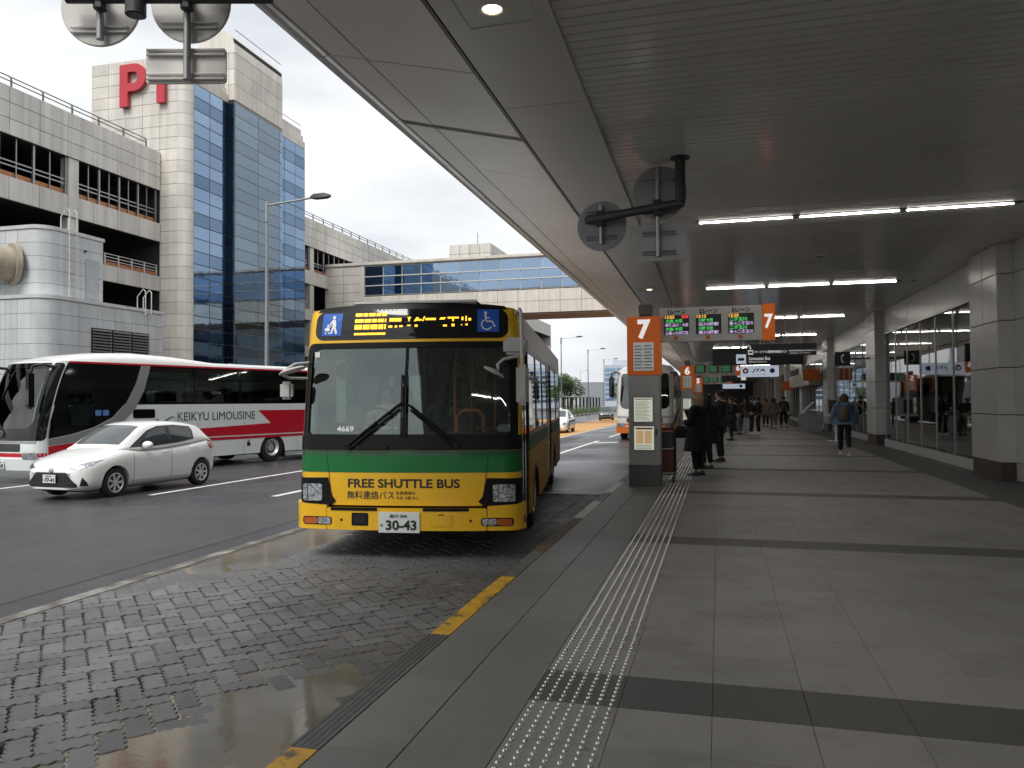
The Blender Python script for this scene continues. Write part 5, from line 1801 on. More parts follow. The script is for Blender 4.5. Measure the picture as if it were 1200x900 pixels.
# underbody, roof, rear
MB().bx(-1.05, 1.05, .45, BL - .1, .30, .62).build('underbody', black_m, bus)
MB().bx(-1.2, 1.2, 3.0, 7.0, .36, .62).build('underbody_side', black_m, bus)
rf = MB()
def rring(y, dz=0.0, k=1.0):
    return [(x * k, y, z + dz) for x, z in ((-1.215, 2.735), (-1.19, 2.80), (-1.05, 2.86), (-.6, 2.90), (0, 2.915), (.6, 2.90), (1.05, 2.86), (1.19, 2.80), (1.215, 2.735))]
rf.rings([rring(YE + .30, -.02, .97), rring(.8), rring(BL - .2), rring(BL, -.05, .98)])
rf.build('roof', broof, bus, smooth=True)
MB().bx(-.75, .75, .42, 1.6, 2.86, 2.925).build('roof_unit', broof, bus, bevel=.05, smooth=30)
MB().bx(-.85, .85, 3.4, 6.2, 2.88, 3.08).build('air_conditioner', broof, bus, bevel=.06, smooth=30)
rr = MB().bx(-1.235, 1.235, BL, BL + .05, .40, 1.6).build('rear_panel', by, bus)
MB().bx(-1.225, 1.225, BL, BL + .05, 1.6, 2.74).build('rear_upper', bblk, bus)
for s in (-1, 1):
    MB().bx(min(s * 1.0, s * 1.2), max(s * 1.0, s * 1.2), BL + .05, BL + .07, .9, 1.35).build('rear_light', lens_r, bus)
# interior
MB().bx(-1.18, 1.18, .5, BL - .05, .62, .66).build('floor', cabin_m, bus)
MB().bx(-1.18, 1.18, .6, BL - .1, 2.68, 2.70).build('ceiling_lining', mat('bus_ceiling', (.35, .36, .35), rough=.6), bus)
d = MB()
d.prism([(.30, 1.05), (.36, 1.33), (.62, 1.42), (.85, 1.36), (.85, .66), (.35, .66)], 'x', -1.15, -.15)
d.prism([(.30, 1.05), (.36, 1.33), (.62, 1.38), (.72, 1.30), (.72, .66), (.35, .66)], 'x', -.15, 1.15)
d.build('dashboard', mat('dashboard_grey', (.10, .105, .10), rough=.6), bus)
sw_ = MB()
sw_.tube([(-.62 + .23 * math.cos(R(a)), .95 + .10 * math.sin(R(a)), 1.46 + .21 * math.sin(R(a))) for a in range(0, 361, 20)], .016, 8)
sw_.tube([(-.85, .95, 1.46), (-.39, .95, 1.46)], .014, 6)
sw_.tube([(-.62, .95, 1.46), (-.62, .75, 1.30)], .03, 6)
sw_.build('steering_wheel', bblk, bus, smooth=True)
def seat(x, y, m, hi=1.75):
    s_ = MB().bx(x - .22, x + .22, y - .22, y + .22, 1.0, 1.12).build('seat', m, bus, bevel=.04)
    MB().bx(x - .22, x + .22, y + .20, y + .30, 1.1, hi).build('seat_back', m, s_, bevel=.04)
    MB().bx(x - .05, x + .05, y - .05, y + .05, .66, 1.0).build('seat_leg', dark_metal, s_)
sm = mat('seat_fabric', (.05, .055, .08), rough=.9, var=.2, scale=20)
seat(-.62, 1.5, mat('driver_seat', (.04, .04, .045), rough=.9), 1.95)
for k in range(5):
    for x in (-.95, -.45, .5, .98):
        if k == 0 and x < 0: continue
        seat(x, 3.0 + 1.35 * k, sm)
pm = mat('handle_orange', (.62, .17, .02), rough=.45)
MB().tube([(.36, 1.25, 1.20), (.36, 1.25, 1.56), (.43, 1.25, 1.63), (.62, 1.25, 1.63), (.69, 1.25, 1.56), (.69, 1.25, 1.1)], .024, 8).build('grab_handle', pm, bus, smooth=True)
for x, y in ((.32, 1.3), (.36, 2.4), (-.28, 2.2), (-.2, 4.4), (.22, 4.9), (.75, 1.95), (.22, 6.8)):
    MB().cyl((x, y, .66), (x, y, 2.68), .017, n=8).build('grab_pole', pm, bus)
for s in (-.35, .35):
    rl = MB().tube([(s, 2.0, 2.45), (s, 9.5, 2.45)], .016, 6).build('grab_rail', chrome, bus)
    for k in range(9):
        MB().tube([(s, 2.3 + .7 * k, 2.44), (s, 2.3 + .7 * k, 2.28), (s + .05, 2.3 + .7 * k, 2.18), (s - .05, 2.3 + .7 * k, 2.18), (s, 2.3 + .7 * k, 2.28)], .010, 5).build('strap_handle', pm, rl)
MB().bx(-.98, -.86, .55, .6, 1.5, 2.25).build('driver_curtain', mat('curtain_mint', (.42, .60, .52), rough=.8, var=.1), bus, bevel=.01)
MB().cyl((-.88, .52, 2.12), (-.88, .55, 2.12), .10, n=18).build('driver_fan', bblk, bus)
MB().bx(-.30, -.22, .8, 1.3, 1.0, 1.55).build('fare_box', dark_metal, bus, bevel=.02)
MB().bx(-.82, -.62, .50, .53, 1.45, 1.72).build('ticket_holder', dark_metal, bus, bevel=.01)
MB().bx(.95, 1.12, .48, .9, 1.39, 1.47).build('dash_tray', white_pl, bus, bevel=.02)
MB().bx(-1.1, -.25, 1.9, 1.93, .66, 2.1).build('driver_partition', glass('partition', tint=(.6, .62, .62), base=.05), bus)
# ================================================================ highway coaches
cw = mat('coach_white', (.80, .84, .82), rough=.25, var=.03, coat=.6)
cwr = mat('coach_roof_white', (.80, .80, .78), rough=.3, var=.03, coat=.4)
cred = mat('coach_red', (.56, .012, .028), rough=.25, var=.04, coat=.6)
csil = mat('coach_silver', (.42, .42, .42), rough=.35, metal=.55, var=.05)
cblk = mat('coach_black_glass', (.006, .007, .008), rough=.05, var=.1, coat=.1)
cwin = glass('coach_window', tint=(.42, .50, .48), base=.05)
cws = glass('coach_windscreen', tint=(.5, .58, .55), base=.06)
corange = mat('coach_orange', (.72, .16, .02), rough=.3, var=.04, coat=.5)
def coach(loc, rz, label, detail, c_low, c_band, top_band, plate, mask=None):
    t = root('coach', loc, rz, label=label, cat='coach')
    W, RR, LEN, TOP = 1.245, .34, 11.6, 3.14
    s0 = W - RR
    rk = spl([(.3, .05), (.8, .0), (1.25, .03), (2.0, .17), (2.7, .38), (3.14, .58), (3.4, .76)])
    def F(u, z, o):
        s = 1 if u >= 0 else -1
        a = abs(u)
        if a <= s0:
            x, y, al = a, .16 * (a / s0) ** 2.2, .25 * a / s0
        else:
            al = min((a - s0) / RR, math.pi / 2)
            x, y = s0 + RR * math.sin(al), .16 + RR * (1 - math.cos(al))
        tm = .05 * max(0, (z - 1.9) / 1.3) ** 1.5
        return (s * (x - tm + o * math.sin(al)), y + rk(z) - o * math.cos(al), z)
    ue = s0 + RR * math.pi / 2
    ye = .16 + RR
    def fr(nm, ol, m, off, th=.006, holes=(), parent=None):
        return patch(ol, F, off, th, holes, .1, .14).build(nm, m, parent or t, smooth=True)
    wsh = rrect(-1.12, 1.12, 1.33, 3.02, [.25, .25, .12, .12])
    fr('front_shell', [(-ue, .32), (ue, .32), (ue, 3.16), (-ue, 3.16)], c_low, 0, .02, [wsh])
    fr('front_mask', rrect(-ue + .03, ue - .03, 1.08, 3.12, .12), mask or cblk, .0205, .004, [rrect(-1.08, 1.08, 1.40, 2.98, [.25, .25, .12, .12])])
    fr('windscreen', wsh, cws, .004, .006)
    fr('front_trim', rrect(-1.2, 1.2, 1.03, 1.075, .01), csil, .021, .02)
    fr('grille', rrect(-.78, .78, .80, 1.0, .04), dark_metal, .0205, .006)
    fr('front_band', [(-ue, .66), (ue, .66), (ue, .76), (-ue, .76)], c_band, .0205, .003)
    fr('bumper', rrect(-ue, ue, .32, .62, .02), c_low, .02, .04)
    for s in (-1, 1):
        hx = sorted((s * .86, s * 1.24))
        h = fr('headlamp_housing', rrect(hx[0], hx[1], .60, .78, .05), csil, .061, .004)
        for k in range(2):
            x = s * (.95 + .17 * k)
            fr('headlight', blob(x, .69, .07, 14), lens_c, .066, .008, parent=h)
    fr('emblem', [(x, z) for x, z in blob(0, 1.24, .11, 20)], chrome, .026, .008, [blob(0, 1.24, .08, 20)])
    fr('emblem_bar', rrect(-.08, .08, 1.23, 1.25, .005), chrome, .026, .006)
    number_plate(t, (.10, F(0, .45, .07)[1], .46), .40, .20, '品川 200', plate)
    # sides
    for s in (-1, 1):
        def f(y, z, o, s=s):
            tm = .05 * max(0, (z - 1.9) / 1.3) ** 1.5
            return (s * (W - tm + o), y, z)
        def arc(yc, r=.57): return [(yc + r * math.cos(R(180 - 15 * i)), .34 + r * 1.08 * math.sin(R(180 - 15 * i))) for i in range(13)]
        patch([(ye + .06, .32)] + arc(2.05) + arc(8.15) + [(LEN, .32), (LEN, 1.99), (ye + .16, 1.99), (ye, .9)], f, 0, .02, (), .8, .3).build('side_panel', c_low, t)
        brk = [ye + .25, 3.2, 5.0, 6.75, 8.5, 10.2, LEN - .1]
        holes = [rrect(brk[k] + .05 + (.25 if k == 0 else 0), brk[k + 1] - .05, 2.06, 3.06, .05, 3) for k in range(6)]
        patch([(ye + .16, 1.992), (LEN, 1.992), (LEN, 3.12), (ye + .6, 3.12)], f, 0, .018, holes, 1.5, .3).build('window_band', cblk, t)
        for h in holes:
            patch(h, f, .004, .006, (), 2, .4).build('side_window', cwin, t)
        for k in range(1, 6):
            MB().bx(min(s * (W - .015), s * (W - .003)), max(s * (W - .015), s * (W - .003)), brk[k] + .06, brk[k + 1] - .06, 2.72, 2.75).build('window_bar', cblk, t)
        patch([(ye + .6, 3.122), (LEN, 3.122), (LEN, 3.17), (ye + .62, 3.17)], f, 0, .022, (), 2, .1).build('roof_line', top_band, t)
        for yc in (2.05, 8.15):
            wheel(t, s * 1.10, yc, .49, .28, s, truck=True)
            MB().bx(min(s * .95, s * 1.2), max(s * .95, s * 1.2), yc + .58, yc + .62, .12, .6).build('mud_flap', black_pl, t)
        if detail:
            patch([(2.85, 3.12), (3.22, 3.12), (3.0, 2.55), (2.55, 1.82), (1.9, 1.42), (1.2, 1.20), (.56, 1.10), (.56, .93), (1.3, 1.0), (2.0, 1.2), (2.5, 1.55), (2.62, 1.70)][0:0] or
                  [(3.20, 3.12), (3.02, 2.6), (2.72, 2.05), (2.30, 1.62), (1.75, 1.36), (1.15, 1.20), (.54, 1.10), (.54, .94), (1.25, 1.02), (1.95, 1.17), (2.55, 1.45), (2.98, 1.86), (3.28, 2.42), (3.50, 3.12)],
                  f, .021, .008, (), .3, .2).build('silver_sweep', csil, t, smooth=True)
            patch([(.54, 1.12), (1.15, 1.22), (1.75, 1.38), (2.30, 1.64), (2.72, 2.07), (3.0, 2.6), (3.18, 3.1), (1.15, 3.1), (.80, 2.4), (.6, 1.6)], f, .0205, .004, [rrect(1.05, 1.75, 1.45, 2.7, .06, 3)], .5, .3).build('door_surround', cblk, t, smooth=True)
            dg = patch(rrect(1.05, 1.75, 1.45, 2.7, .06, 3), f, .021, .004, (), .5, .5).build('door_glass', cwin, t)
            patch([(.54, .92), (1.25, 1.0), (1.95, 1.15), (2.55, 1.43), (2.85, 1.40), (2.2, 1.02), (1.5, .82), (.54, .70)], f, .021, .004, (), .3, .2).build('red_sweep', c_band, t)
            patch([(4.2, .84), (LEN, .84), (LEN, 1.77), (7.50, 1.77), (8.05, 1.33), (4.2, 1.20), (3.0, 1.20), (2.6, .84)], f, .021, .004, (), 1, .3).build('red_stripe', c_band, t)
            patch([(2.7, .93), (LEN, .93), (LEN, .965), (2.75, .965)], f, .0255, .002, (), 2, .1).build('white_pinstripe', white_pl, t)
            for yk in (5.1, 6.9, 9.3):
                patch([(yk, .34), (yk + .012, .34), (yk + .012, 1.4), (yk, 1.4)], f, .0206, .002, (), 1, .2).build('panel_seam', grey_ink, t)
            vt = patch(rrect(2.92, 3.62, 1.60, 1.86, .05, 3), f, .021, .006, (), 1, 1).build('air_vent', cblk, t)
            if s > 0:
                text('KEIKYU LIMOUSINE', (2.98, .26), mat('print_slate', (.07, .085, .10), rough=.4), t, (W + .023, 5.87, 1.62), rz=90)
                gp = [(3.60, 1.56), (3.72, 1.56), (3.84, 1.46), (4.0, 1.55), (4.2, 1.64), (4.32, 1.58), (4.2, 1.605), (4.02, 1.50), (3.90, 1.40), (3.80, 1.40), (3.72, 1.50)]
                patch(gp, f, .021, .003, (), 2, 2).build('gull_mark', mat('print_slate', (.07, .085, .10)), t)
                mk = patch(rrect(7.02, 7.16, .60, .72, .01, 2), f, .021, .006, (), 1, 1).build('side_marker', cblk, t)
                patch(rrect(7.05, 7.13, .745, .80, .01, 2), f, .021, .006, (), 1, 1).build('side_lamp', lens_o, mk)
                for q, c in enumerate(((1.8, 1.7), (2.02, 1.7))):
                    patch(rrect(c[0], c[0] + .17, c[1], c[1] + .15, .01, 2), f, .0255, .002, (), 1, 1).build('sticker', mat('sticker_blue', (.10, .22, .48), rough=.5), t)
        # mirror hanging from the front corner
        mm = MB()
        mm.tube([(s * 1.12, .85, 3.0), (s * 1.30, .35, 3.05), (s * 1.42, .05, 2.98), (s * 1.42, .0, 2.8)], .04, 8)
        mm.build('mirror_arm', cblk, t, smooth=True)
        MB().bx(min(s * 1.30, s * 1.54), max(s * 1.30, s * 1.54), -.08, .06, 1.90, 2.85).build('door_mirror', cblk, t, bevel=.05, smooth=30)
    rr_ = MB()
    def ring(y, zt, k=1.0):
        return [(x * k, y, 3.17 + (zt - 3.17) * q) for x, q in ((-1.19, 0), (-1.17, .35), (-1.05, .72), (-.6, .95), (0, 1), (.6, .95), (1.05, .72), (1.17, .35), (1.19, 0))]
    rr_.rings([ring(.78, 3.19, .80), ring(1.05, 3.27, .90), ring(1.5, 3.38, .98), ring(2.2, 3.47), ring(3.2, 3.52), ring(4.6, 3.47), ring(5.6, 3.36), ring(6.0, 3.33), ring(LEN, 3.33)])
    rr_.build('roof', cwr, t, smooth=True)
    MB().bx(-1.22, 1.22, LEN, LEN + .05, .4, 3.2).build('rear_panel', c_low, t)
    MB().bx(-1.15, 1.15, .9, LEN - .1, .30, .62).build('underbody', black_m, t)
    MB().bx(-1.17, 1.17, 1.0, LEN - .05, 1.15, 1.2).build('floor', cabin_m, t)
    MB().bx(-1.10, 1.10, .62, 1.15, 1.0, 1.42).build('dashboard', cabin_m, t, bevel=.06)
    for k in range(9):
        for x in (-.95, -.5, .5, .95):
            if k == 0 and x > 0: continue
            s_ = MB().bx(x - .2, x + .2, 1.9 + 1.0 * k, 2.35 + 1.0 * k, 1.2, 1.65).build('seat', sm, t, bevel=.05)
            MB().bx(x - .2, x + .2, 2.3 + 1.0 * k, 2.45 + 1.0 * k, 1.6, 2.4).build('seat_back', sm, s_, bevel=.05)
    return t
o, th = Vector((-14.83, 23.73)), -15
ax, ay = Vector((math.cos(R(th)), math.sin(R(th)))), Vector((-math.sin(R(th)), math.cos(R(th))))
p = o - ax * 1.27 - ay * 8.15
coach((p.x, p.y, -.44), th, 'white and red limousine coach behind the white hatchback', True, cw, cred, cred, '41-63')
IV = mat('coach_ivory', (.76, .75, .70), rough=.25, coat=.6)
coach((-3.18, 34.6, -.20), 1, 'white coach with orange skirt behind the number seven post', False, IV, corange, corange, '12-08', IV)
oc = [o_ for o_ in bpy.data.objects if o_.name.startswith('coach') and o_.type == 'EMPTY'][-1]
# orange skirt of that coach
for ch in oc.children:
    if ch.name.startswith('bumper'):
        ch.data.materials[0] = corange
coach((-3.3, 51.5, -.24), 1, 'dark-fronted coach waiting behind the orange and white one', False, mat('coach_charcoal', (.06, .06, .065), rough=.3, coat=.5), csil, csil, '20-15')

# ================================================================ cars
car_glass = glass('car_window', tint=(.10, .12, .12), base=.07)
car_ws = glass('car_windscreen', tint=(.45, .52, .50), base=.07)
def car(loc, rz, label, P, paint, fine=True, plate='77-41', name='car'):
    t = root(name, loc, rz, label=label, cat='car')
    L_, Wf, bot, top = P['len'], spl(P['w']), spl(P['bot']), spl(P['top'])
    shp = spl([(0, .80), (.10, .95), (.30, 1.0), (.60, 1.0), (.80, .985), (.92, .93), (1.0, .80)])
    def wbody(y, z):
        b_, t_ = bot(y), top(y)
        return Wf(y) * shp(min(max((z - b_) / (t_ - b_), 0), 1))
    ts = [0, .04, .1, .2, .35, .55, .72, .85, .93, 1.0]
    def ring(y):
        b_, t_, w_ = bot(y), top(y), Wf(y)
        half = [(w_ * shp(q), b_ + (t_ - b_) * q) for q in ts] + [(w_ * .55, t_ + .018), (w_ * .25, t_ + .03)]
        return [(x, y, z) for x, z in half] + [(-x, y, z) for x, z in reversed(half)]
    ys_ = [L_ * (.5 - .5 * math.cos(math.pi * i / 44)) for i in range(45)]
    b = MB()
    b.rings([ring(y) for y in ys_])
    me = b.mesh('body', smooth=50)
    me.materials.append(paint)
    bo = bpy.data.objects.new('body', me)
    put(bo, t)
    wr_, wy0, wy1 = P['wheel'], P['ax0'], P['ax1']
    # wheel openings
    cm_ = MB()
    for yc in (wy0, wy1):
        cm_.cyl((-1.2, yc, wr_ + .01), (1.2, yc, wr_ + .01), wr_ + .05, n=40)
    cme_ = cm_.mesh('cut')
    cme_.materials.append(paint)
    co = bpy.data.objects.new('cut', cme_)
    COL.objects.link(co)
    md = bo.modifiers.new('b', 'BOOLEAN')
    md.operation = 'DIFFERENCE'
    md.solver = 'EXACT'
    md.object = co
    saved = t.matrix_basis.copy()
    t.matrix_basis = Matrix.Identity(4)
    dg = bpy.context.evaluated_depsgraph_get()
    dg.update()
    nm = bpy.data.meshes.new_from_object(bo.evaluated_get(dg))
    bo.modifiers.clear()
    bo.data = nm
    t.matrix_basis = saved
    bpy.data.objects.remove(co)
    nm.polygons.foreach_set('use_smooth', [True] * len(nm.polygons))
    nm.set_sharp_from_angle(angle=R(45))
    MB().bx(-Wf(L_ / 2) + .22, Wf(L_ / 2) - .22, wy0 - wr_ - .06, wy0 + wr_ + .06, .2, wr_ * 2 + .12).build('wheel_well', black_m, t)
    MB().bx(-Wf(L_ / 2) + .22, Wf(L_ / 2) - .22, wy1 - wr_ - .06, wy1 + wr_ + .06, .2, wr_ * 2 + .12).build('wheel_well', black_m, t)
    MB().bx(-.6, .6, .3, L_ - .3, .15, .24).build('underbody', black_m, t)
    for s in (-1, 1):
        for yc in (wy0, wy1):
            wheel(t, s * (Wf(yc) - .115), yc, wr_, .19, s)
    # cabin
    roof, wb, wr2 = spl(P['roof']), spl(P['wbelt']), spl(P['wroof'])
    y0, y1 = P['roof'][0][0], P['roof'][-1][0]
    def wcab(y, z):
        zb, zt = top(y), max(roof(y), top(y) + .02)
        q = min(max((z - zb) / (zt - zb), 0), 1)
        return wb(y) + (wr2(y) - wb(y)) * q ** 1.25
    def cring(y):
        zb, zt = top(y) - .03, max(roof(y), top(y) + .015)
        half = [(wb(y), zb)]
        for q in (.0, .3, .6, .8, .9):
            z = top(y) + (zt - top(y)) * q
            half.append((wcab(y, z), z))
        e = wcab(y, zt)
        cr = .035 * min(1, (zt - top(y)) / .3)
        half += [(e * .95, zt - .012 * min(1, (zt - top(y)) / .2)), (e * .84, zt + cr * .35), (e * .5, zt + cr * .8), (e * .2, zt + cr)]
        return [(x, y, z) for x, z in half] + [(-x, y, z) for x, z in reversed(half)]
    n = 36
    cb = MB()
    cb.rings([cring(y0 + (y1 - y0) * i / n) for i in range(n + 1)])
    cb.build('cabin', paint, t, smooth=40)
    # windows laid on the cabin
    for s in (-1, 1):
        fs = lambda y, z, o, s=s: (s * (wcab(y, z) + o), y, z)
        surround = patch(P['win'], fs, .001, .004, (), .12, .08).build('window_surround', black_pl, t, smooth=True)
        for wn_ in P['panes']:
            patch(wn_, fs, .0055, .003, (), .12, .08).build('side_window', P.get('wmat') or mat('car_glass_dark', (.02, .024, .025), rough=.04, var=.1, coat=.5), t, smooth=True)
        bm_ = lambda y, z, o, s=s: (s * (wbody(y, z) + o), y, z)
        if fine:
            for yd in P['seams']:
                patch([(yd, .26), (yd + .009, .26), (yd + .009 + P.get('slope', 0), top(yd) - .03), (yd + P.get('slope', 0), top(yd) - .03)], bm_, .0006, .0015, (), 1, .06).build('door_seam', mat('seam_grey', (.10, .10, .10), rough=.7), t)
            for yd in P['handles']:
                MB().tube([bm_(yd, top(yd) - .12, .002), bm_(yd + .03, top(yd) - .115, .035), bm_(yd + .15, top(yd) - .11, .035), bm_(yd + .18, top(yd) - .108, .002)], .013, 6).build('door_handle', paint, t, smooth=True)
        mx, my, mz = s * (wb(P['mir']) + .13), P['mir'], top(P['mir']) + .07
        mo = MB().ball((mx, my, mz), (.13, .085, .085), 14, 10).build('door_mirror', paint, t, smooth=True)
        MB().tube([(s * (wb(P['mir']) - .02), my + .05, top(P['mir']) + .02), (mx - s * .04, my, mz - .04)], .025, 6).build('mirror_arm', black_pl, mo)
        patch(P['tail'], bm_, .002, .012, (), .08, .08).build('tail_light', lens_r, t, smooth=True)
    crx = lambda x, y: max(roof(y), top(y) + .015) + .03 * (1 - min(1, abs(x) / max(.2, wcab(y, 9))) ** 2)
    FS = lambda x, y, o: (x, y - o * .6, crx(x, y) + o * .8)
    wl = P['ws']
    patch(wl, FS, .006, .004, (), .15, .08).build('windscreen', car_ws if P.get('clearws') else mat('car_screen_dark', (.05, .06, .065), rough=.04, var=.2, coat=.6), t, smooth=True)
    patch(P['rear_ws'], FS, .006, .004, (), .15, .08).build('rear_window', mat('car_glass_dark', (.02, .024, .025)), t, smooth=True)
    # front end
    def FN(x, z, o):
        lo, hi = 0.0, L_ * .45
        for _ in range(26):
            m = (lo + hi) / 2
            if wbody(m, z) >= abs(x) and top(m) + .03 * (1 - abs(x) / max(.1, Wf(m))) >= z: hi = m
            else: lo = m
        return (x, hi - o, z)
    for nm_, ol, m_, off, th in P['front']:
        for s in ((1, -1) if nm_.endswith('*') else (1,)):
            oo = [(s * x, z) for x, z in ol]
            patch(oo if s > 0 else oo[::-1], FN, off, th, (), .06, .05).build(nm_.rstrip('*'), m_, t, smooth=True)
    if fine:
        pz = P['platez']
        pt = number_plate(t, (0, FN(0, pz, .05)[1], pz), .33, .165, '品川 501', plate)
    return t
hb = dict(len=3.95, wheel=.30, ax0=.80, ax1=3.31,
          w=[(0, .52), (.04, .62), (.15, .745), (.35, .815), (.8, .845), (1.4, .838), (2.2, .84), (3.3, .845), (3.65, .80), (3.85, .72), (3.95, .60)],
          bot=[(0, .26), (.1, .20), (.5, .17), (2, .17), (3.4, .18), (3.8, .25), (3.95, .36)],
          top=[(0, .60), (.05, .68), (.18, .755), (.45, .845), (.8, .93), (1.1, .985), (1.5, .965), (2.2, .985), (2.9, 1.03), (3.4, 1.07), (3.7, 1.06), (3.88, .98), (3.95, .90)],
          roof=[(.98, .98), (1.15, 1.09), (1.4, 1.25), (1.7, 1.41), (1.95, 1.475), (2.3, 1.50), (2.8, 1.485), (3.25, 1.43), (3.5, 1.37), (3.68, 1.22), (3.84, 1.06)],
          wbelt=[(.98, .70), (1.3, .765), (1.8, .80), (2.6, .80), (3.3, .775), (3.84, .68)],
          wroof=[(.98, .66), (1.4, .62), (1.8, .585), (2.4, .585), (3.2, .56), (3.6, .54), (3.84, .60)],
          win=[(1.22, 1.0), (1.78, 1.33), (2.1, 1.425), (2.6, 1.435), (3.12, 1.385), (3.16, 1.30), (3.10, 1.10), (2.6, 1.045), (1.8, 1.0)],
          panes=[[(1.46, 1.03), (1.80, 1.285), (2.08, 1.385), (2.30, 1.40), (2.30, 1.05), (1.8, 1.025)], [(2.42, 1.405), (2.65, 1.40), (3.06, 1.36), (3.09, 1.29), (3.04, 1.12), (2.42, 1.06)]],
          seams=[1.25, 2.33], handles=[2.08, 2.95], mir=1.55, slope=.03,
          tail=[(3.60, .86), (3.80, .84), (3.83, .98), (3.66, 1.05), (3.56, .98)],
          ws=[(-.58, 1.10), (.58, 1.10), (.56, 1.4), (.50, 1.72), (-.50, 1.72), (-.56, 1.4)],
          rear_ws=[(-.46, 3.52), (.46, 3.52), (.50, 3.74), (-.50, 3.74)],
          front=[('grille', [(-.38, .565), (.38, .565), (.62, .33), (.60, .27), (-.60, .27), (-.62, .33)], mat('grille_black', (.012, .012, .013), rough=.4), .004, .012),
                 ('grille_bar', rrect(-.50, .50, .535, .55, .004), dark_metal, .018, .004), ('grille_bar', rrect(-.50, .50, .49, .50, .004), dark_metal, .018, .004),
                 ('grille_bar', rrect(-.54, .54, .35, .36, .004), dark_metal, .018, .004),
                 ('lower_lip', rrect(-.60, .60, .235, .268, .012), white_pl, .02, .02),
                 ('fog_recess*', [(.66, .30), (.76, .30), (.75, .38), (.70, .47)], mat('grille_black', (.012, .012, .013)), .003, .01),
                 ('headlight*', [(.46, .655), (.66, .63), (.775, .70), (.79, .80), (.70, .765), (.56, .70)], lens_c, .003, .012),
                 ('emblem', blob(0, .615, .05, 16), chrome, .012, .01)],
          platez=.44)
o, th = Vector((-11.98, 13.36)), -3.7
ax, ay = Vector((math.cos(R(th)), math.sin(R(th)))), Vector((-math.sin(R(th)), math.cos(R(th))))
p = o - ax * .83 - ay * .80
white_car = mat('car_white', (.82, .83, .82), rough=.25, var=.02, coat=.6)
car((p.x, p.y, zr(p.x, p.y) - .0), th, 'white hatchback driving beside the red and white coach', hb, white_car, plate='77-41')
# sedan taxi and a dark van-like car far along the road
sd_p = dict(hb)
sd_p.update(len=4.6, ax0=.88, ax1=3.55, wheel=.31,
            w=[(0, .55), (.05, .66), (.2, .78), (.5, .85), (2, .87), (3.8, .86), (4.3, .80), (4.55, .70), (4.6, .62)],
            bot=[(0, .26), (.1, .2), (.5, .17), (3.8, .18), (4.4, .26), (4.6, .38)],
            top=[(0, .60), (.06, .68), (.2, .75), (.6, .84), (1.2, .95), (2, .95), (3, .98), (3.7, 1.02), (4.2, 1.03), (4.5, .99), (4.6, .9)],
            roof=[(1.1, .95), (1.5, 1.18), (1.9, 1.38), (2.3, 1.46), (2.9, 1.45), (3.4, 1.33), (3.8, 1.14), (4.05, 1.03)],
            wbelt=[(1.1, .74), (1.6, .80), (2.6, .81), (4.05, .74)], wroof=[(1.1, .70), (1.9, .60), (2.8, .59), (4.05, .68)],
            win=[(1.45, 1.0), (1.95, 1.33), (2.35, 1.40), (2.9, 1.39), (3.4, 1.26), (3.7, 1.06), (2.6, 1.0)],
            panes=[[(1.62, 1.02), (2.0, 1.29), (2.36, 1.37), (2.5, 1.37), (2.5, 1.02)], [(2.6, 1.37), (2.9, 1.36), (3.36, 1.23), (3.55, 1.07), (2.6, 1.03)]],
            seams=[1.5, 2.55], handles=[2.3, 3.2], mir=1.75,
            tail=[(4.38, .84), (4.5, .84), (4.5, .96), (4.34, .98)],
            ws=[(-.62, 1.22), (.62, 1.22), (.52, 1.95), (-.52, 1.95)], rear_ws=[(-.52, 3.42), (.52, 3.42), (.58, 3.86), (-.58, 3.86)],
            front=[('grille', rrect(-.42, .42, .50, .62, .03), dark_metal, .004, .01), ('air_intake', rrect(-.45, .45, .26, .38, .03), dark_metal, .004, .01),
                   ('headlight*', rrect(.48, .74, .58, .70, .04), lens_c, .004, .012)], platez=.43)
tx = car((-10.0, 47.6, zr(-10, 49)), 3, 'white taxi with a blue stripe on the orange lane', sd_p, white_car, fine=True, plate='52-00')
for s in (-1, 1):
    MB().bx(min(s * .876, s * .884), max(s * .876, s * .884), .9, 4.1, .74, .82).build('blue_stripe', mat('stripe_blue', (.03, .06, .30), rough=.4), tx)
MB().bx(-.22, .22, 2.3, 2.5, 1.49, 1.6).build('roof_sign', white_pl, tx, bevel=.03)
sv = dict(sd_p)
